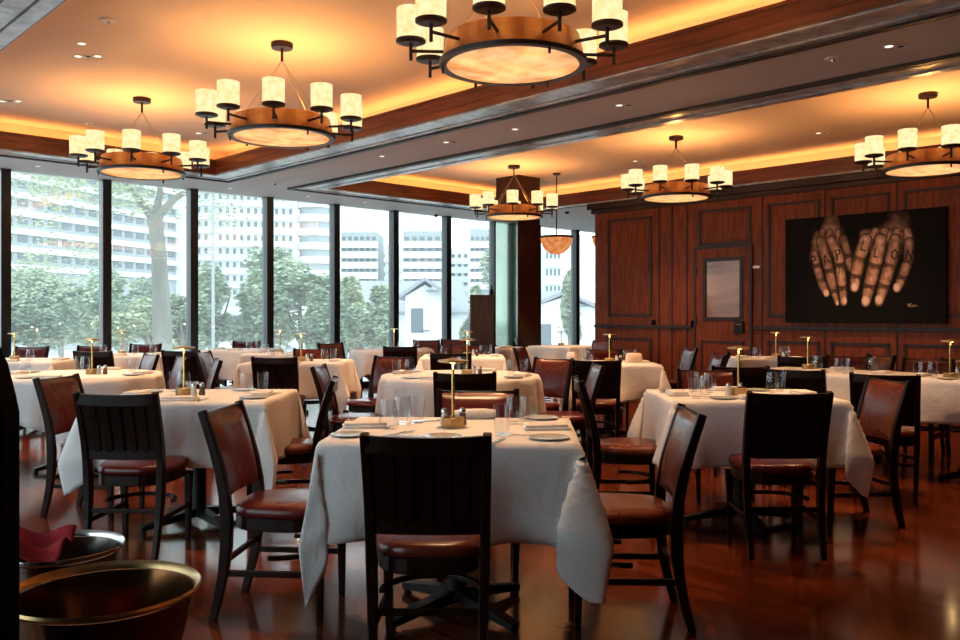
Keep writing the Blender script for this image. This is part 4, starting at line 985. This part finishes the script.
# gabled white houses
def house(px, d_, w, dep, z_e, z_r, label, turn=0):
    p = EW(px, d_); root = empty('gabled_house', (p.x, p.y, 0), -HEAD+turn); tag(root, label, 'house')
    MB().b2((-w/2, 0, GZ), (w/2, dep, z_e)).build('wall', M['ext_white'], root)
    MB().add([(-w/2, 0, z_e), (w/2, 0, z_e), (0, 0, z_r-.3), (-w/2, .3, z_e), (w/2, .3, z_e), (0, .3, z_r-.3)], [(0, 1, 2), (5, 4, 3), (0, 3, 4, 1), (1, 4, 5, 2), (2, 5, 3, 0)]).build('gable', M['ext_white'], root)
    rf = MB()
    for s in (-1, 1):
        rf.add([(0, -.6, z_r), (s*(w/2+.6), -.6, z_e-.3), (s*(w/2+.6), dep+.6, z_e-.3), (0, dep+.6, z_r), (0, -.6, z_r+.3), (s*(w/2+.6), -.6, z_e), (s*(w/2+.6), dep+.6, z_e), (0, dep+.6, z_r+.3)], [(0, 1, 2, 3), (7, 6, 5, 4), (0, 4, 5, 1), (1, 5, 6, 2), (2, 6, 7, 3), (3, 7, 4, 0)])
    rf.build('roof', M['ext_roof'], root)
    for x in (-w*.2, w*.2): MB().b2((x-.5, -.06, z_e-3), (x+.5, .02, z_e-1)).build('window', M['ext_win'], root)
    MB().lathe([(0, -.03), (.45, -.03), (.45, .02), (0, .02)], 16).build('round_window', M['ext_win'], root)
    root.children[-1].rotation_euler = (PI/2, 0, 0); root.children[-1].location = (0, 0, z_e+.4)
house(425, 70, 3.2, 12, zpx(296, 70), zpx(281, 70), 'white dormer-gabled house seen through the fifth window')
house(380, 110, 12, 12, zpx(300, 110), zpx(287, 110), 'low white house with slate roof behind the small trees', PI/2)
house(456, 90, 14, 12, zpx(312, 90), zpx(284, 90), 'broad slate-roofed house at right behind the fifth window', PI/2+.1)
house(562, 66, 7, 8, zpx(311, 66), zpx(294, 66), 'white house seen through the passage window', .3)
# bright low street building
p = EW(222, 60); sb = empty('kiosk', (p.x, p.y, 0), -HEAD); tag(sb, 'low white street kiosk seen between the trees through the third window', 'kiosk')
MB().b2((-2.2, 0, GZ), (2.6, 3, zpx(311, 60))).build('wall', M['ext_white'], sb); MB().b2((-2.5, -.4, zpx(311, 60)), (2.9, 3.3, zpx(308, 60))).build('roof', M['ext_white'], sb)
MB().b2((-1.6, -.05, -.5), (2, .02, zpx(314, 60)-.1)).build('window', M['ext_win'], sb)
facade(545, 150, 561, 150, zpx(300, 150), zpx(243, 150), 3.0, 4, 12, M['ext_pale'], M['ext_white'], 'pale apartment block seen left in the passage window', band_h=.5)
facade(574, 95, 582, 95, zpx(300, 95), zpx(235, 95), 3.0, 1, 6, M['ext_white'], M['ext_white'], 'white building edge at the right of the passage window', band_h=.3, winw=.2)
pth = MB().add([tuple(EW(552, 30, -1.2)), tuple(EW(556, 30, -1.2)), tuple(EW(566, 48, 2.9*0+.6)), tuple(EW(560, 48, .6))], [(0, 1, 2, 3)]); 
# trees
def leaves(mb, c, r, n, size, rnd):
    for _ in range(n):
        while True:
            q = Vector((rnd.uniform(-1, 1), rnd.uniform(-1, 1), rnd.uniform(-1, 1)))
            if .25 < q.length < 1: break
        q = Vector((q.x*r[0], q.y*r[1], q.z*r[2]))+Vector(c); s = size*rnd.uniform(.6, 1.3)
        R = Matrix.Rotation(rnd.uniform(0, 6.28), 3, 'Z') @ Matrix.Rotation(rnd.uniform(-1.2, 1.2), 3, 'X')
        mb.add([q+R @ Vector(v) for v in ((-s*.5, 0, 0), (0, -s*.28, s*.08), (s*.5, 0, 0), (0, s*.28, s*.08))], [(0, 1, 2, 3)])
def tree(px, d_, top_py, wpx, m, label, seed, n=1500, size=.5, trunk_r=.2, bottom_py=352, name='tree'):
    rnd = random.Random(seed); p = EW(px, d_); root = empty(name, (p.x, p.y, 0), -HEAD); tag(root, label, 'tree', 'trees outside the windows')
    zt = zpx(top_py, d_); zb_ = zpx(bottom_py, d_); w = wpx*d_/F/2; h = (zt-zb_)/2
    tr = MB().tube([(0, 0, GZ), (.1, 0, (GZ+zb_)/2), (0, 0, (zb_+zt)/2)], [trunk_r, trunk_r*.8, trunk_r*.4], 8)
    for k in range(4):
        a = k*PI/2+rnd.random(); tr.tube([(0, 0, zb_+h*.2), (w*.35*math.cos(a), w*.35*math.sin(a), zb_+h*.8), (w*.6*math.cos(a), w*.6*math.sin(a), zb_+h*1.3)], [trunk_r*.4, trunk_r*.25, .03], 6)
    tr.build('trunk', M['bark'], root)
    mb = MB(); nb = 14
    for k in range(nb):
        q = Vector((rnd.gauss(0, .45), rnd.gauss(0, .45), rnd.uniform(-.75, .75))); sc_ = math.sqrt(max(.1, 1-q.z**2))
        leaves(mb, (q.x*w*sc_, q.y*w*sc_, (zt+zb_)/2+q.z*h), (w*.42, w*.42, h*.34), n//nb, size, rnd)
    mb.build('foliage', m, root)
    return root
TR = [
 (60, 34, 268, 110, 'leafC', 'dense dark green tree behind the far left tables'), (125, 38, 272, 90, 'leafA', 'bushy tree filling the second window beneath the grey block'),
 (30, 26, 290, 70, 'leafC', 'low dark shrub tree at the far left window'), (98, 40, 285, 60, 'leafB', 'yellowish-green tree beside the first wide mullion'),
 (215, 40, 262, 64, 'leafA', 'green tree left in the third window'), (262, 42, 248, 76, 'leafA', 'tall green tree behind the third mullion'),
 (300, 40, 262, 90, 'leafA', 'wide green tree in the fourth window below the round tower'), (322, 38, 280, 60, 'leafC', 'darker tree right in the fourth window'),
 (375, 40, 283, 46, 'leafA', 'round green tree in the fifth window before the white block'), (355, 46, 276, 30, 'leafB', 'small pale tree left in the fifth window'),
 (345, 50, 300, 60, 'leafC', 'low dark tree at the left of the fifth window'), (473, 60, 285, 26, 'leafC', 'dark tree beyond the wooden cabinet'),
 (570, 34, 270, 22, 'leafA', 'green shrub on the slope in the passage window'), (184, 36, 292, 50, 'leafA', 'low tree right of the bare trunk'),
 (510, 26, 225, 60, 'leafA', 'tall green tree hidden behind the mirrored column'), (150, 30, 300, 60, 'leafB', 'low pale shrub at the foot of the bare trunk')]
for i, (px, d_, tp, wp, m, lb) in enumerate(TR): tree(px, d_, tp, wp, M[m], lb, 100+i, n=5200, size=.25*d_/36)
# the big near tree with a forked trunk
p = EW(160, 20); bt = empty('tree', (p.x, p.y, 0), -HEAD); tag(bt, 'big street tree with pale forked trunk close to the second window', 'tree', 'trees outside the windows')
s_ = 20/F
tk = MB().tube([(.1, 0, GZ), (.05, 0, zpx(320, 20)), (-.02, 0, zpx(260, 20)), (-.12, 0, zpx(215, 20))], [.26, .22, .18, .17], 10)
for pts in ([(-.12, 0, zpx(222, 20)), (-.5, .1, zpx(200, 20)), (-.9, .2, zpx(182, 20)), (-1.5, .4, zpx(150, 20))], [(-.12, 0, zpx(220, 20)), (.3, .1, zpx(198, 20)), (.8, .1, zpx(185, 20)), (1.6, .2, zpx(160, 20))], [(-.12, 0, zpx(220, 20)), (-.1, .3, zpx(190, 20)), (-.3, .5, zpx(150, 20))], [(.8, .1, zpx(185, 20)), (1.5, -.1, zpx(190, 20)), (2.3, -.2, zpx(180, 20))]):
    tk.tube(pts, [.11, .08, .05, .02][:len(pts)] if len(pts) == 4 else [.11, .07, .03], 7)
tk.build('trunk', M['bark'], bt)
rnd = random.Random(5); mb = MB()
for k in range(95):
    px = rnd.uniform(-10, 150) if k < 80 else rnd.uniform(165, 240); py = rnd.uniform(150, 300) if px < 100 else rnd.uniform(130, 215)
    leaves(mb, ((px-160)*s_, rnd.uniform(-1, 1), zpx(py, 20)), (.5, .5, .36), 55, .12, rnd)
mb.build('foliage', M['leafB'], bt)
# street lamp posts
for px, tp, lb in ((213, 190, 'thin grey street pole in the third window'),):
    p = EW(px, 30); o = MB().tube([(0, 0, GZ), (0, 0, zpx(tp, 30))], [.07, .05], 8).build('street_pole', M['ext_grey']); o.location = (p.x, p.y, 0); tag(o, lb, 'pole')
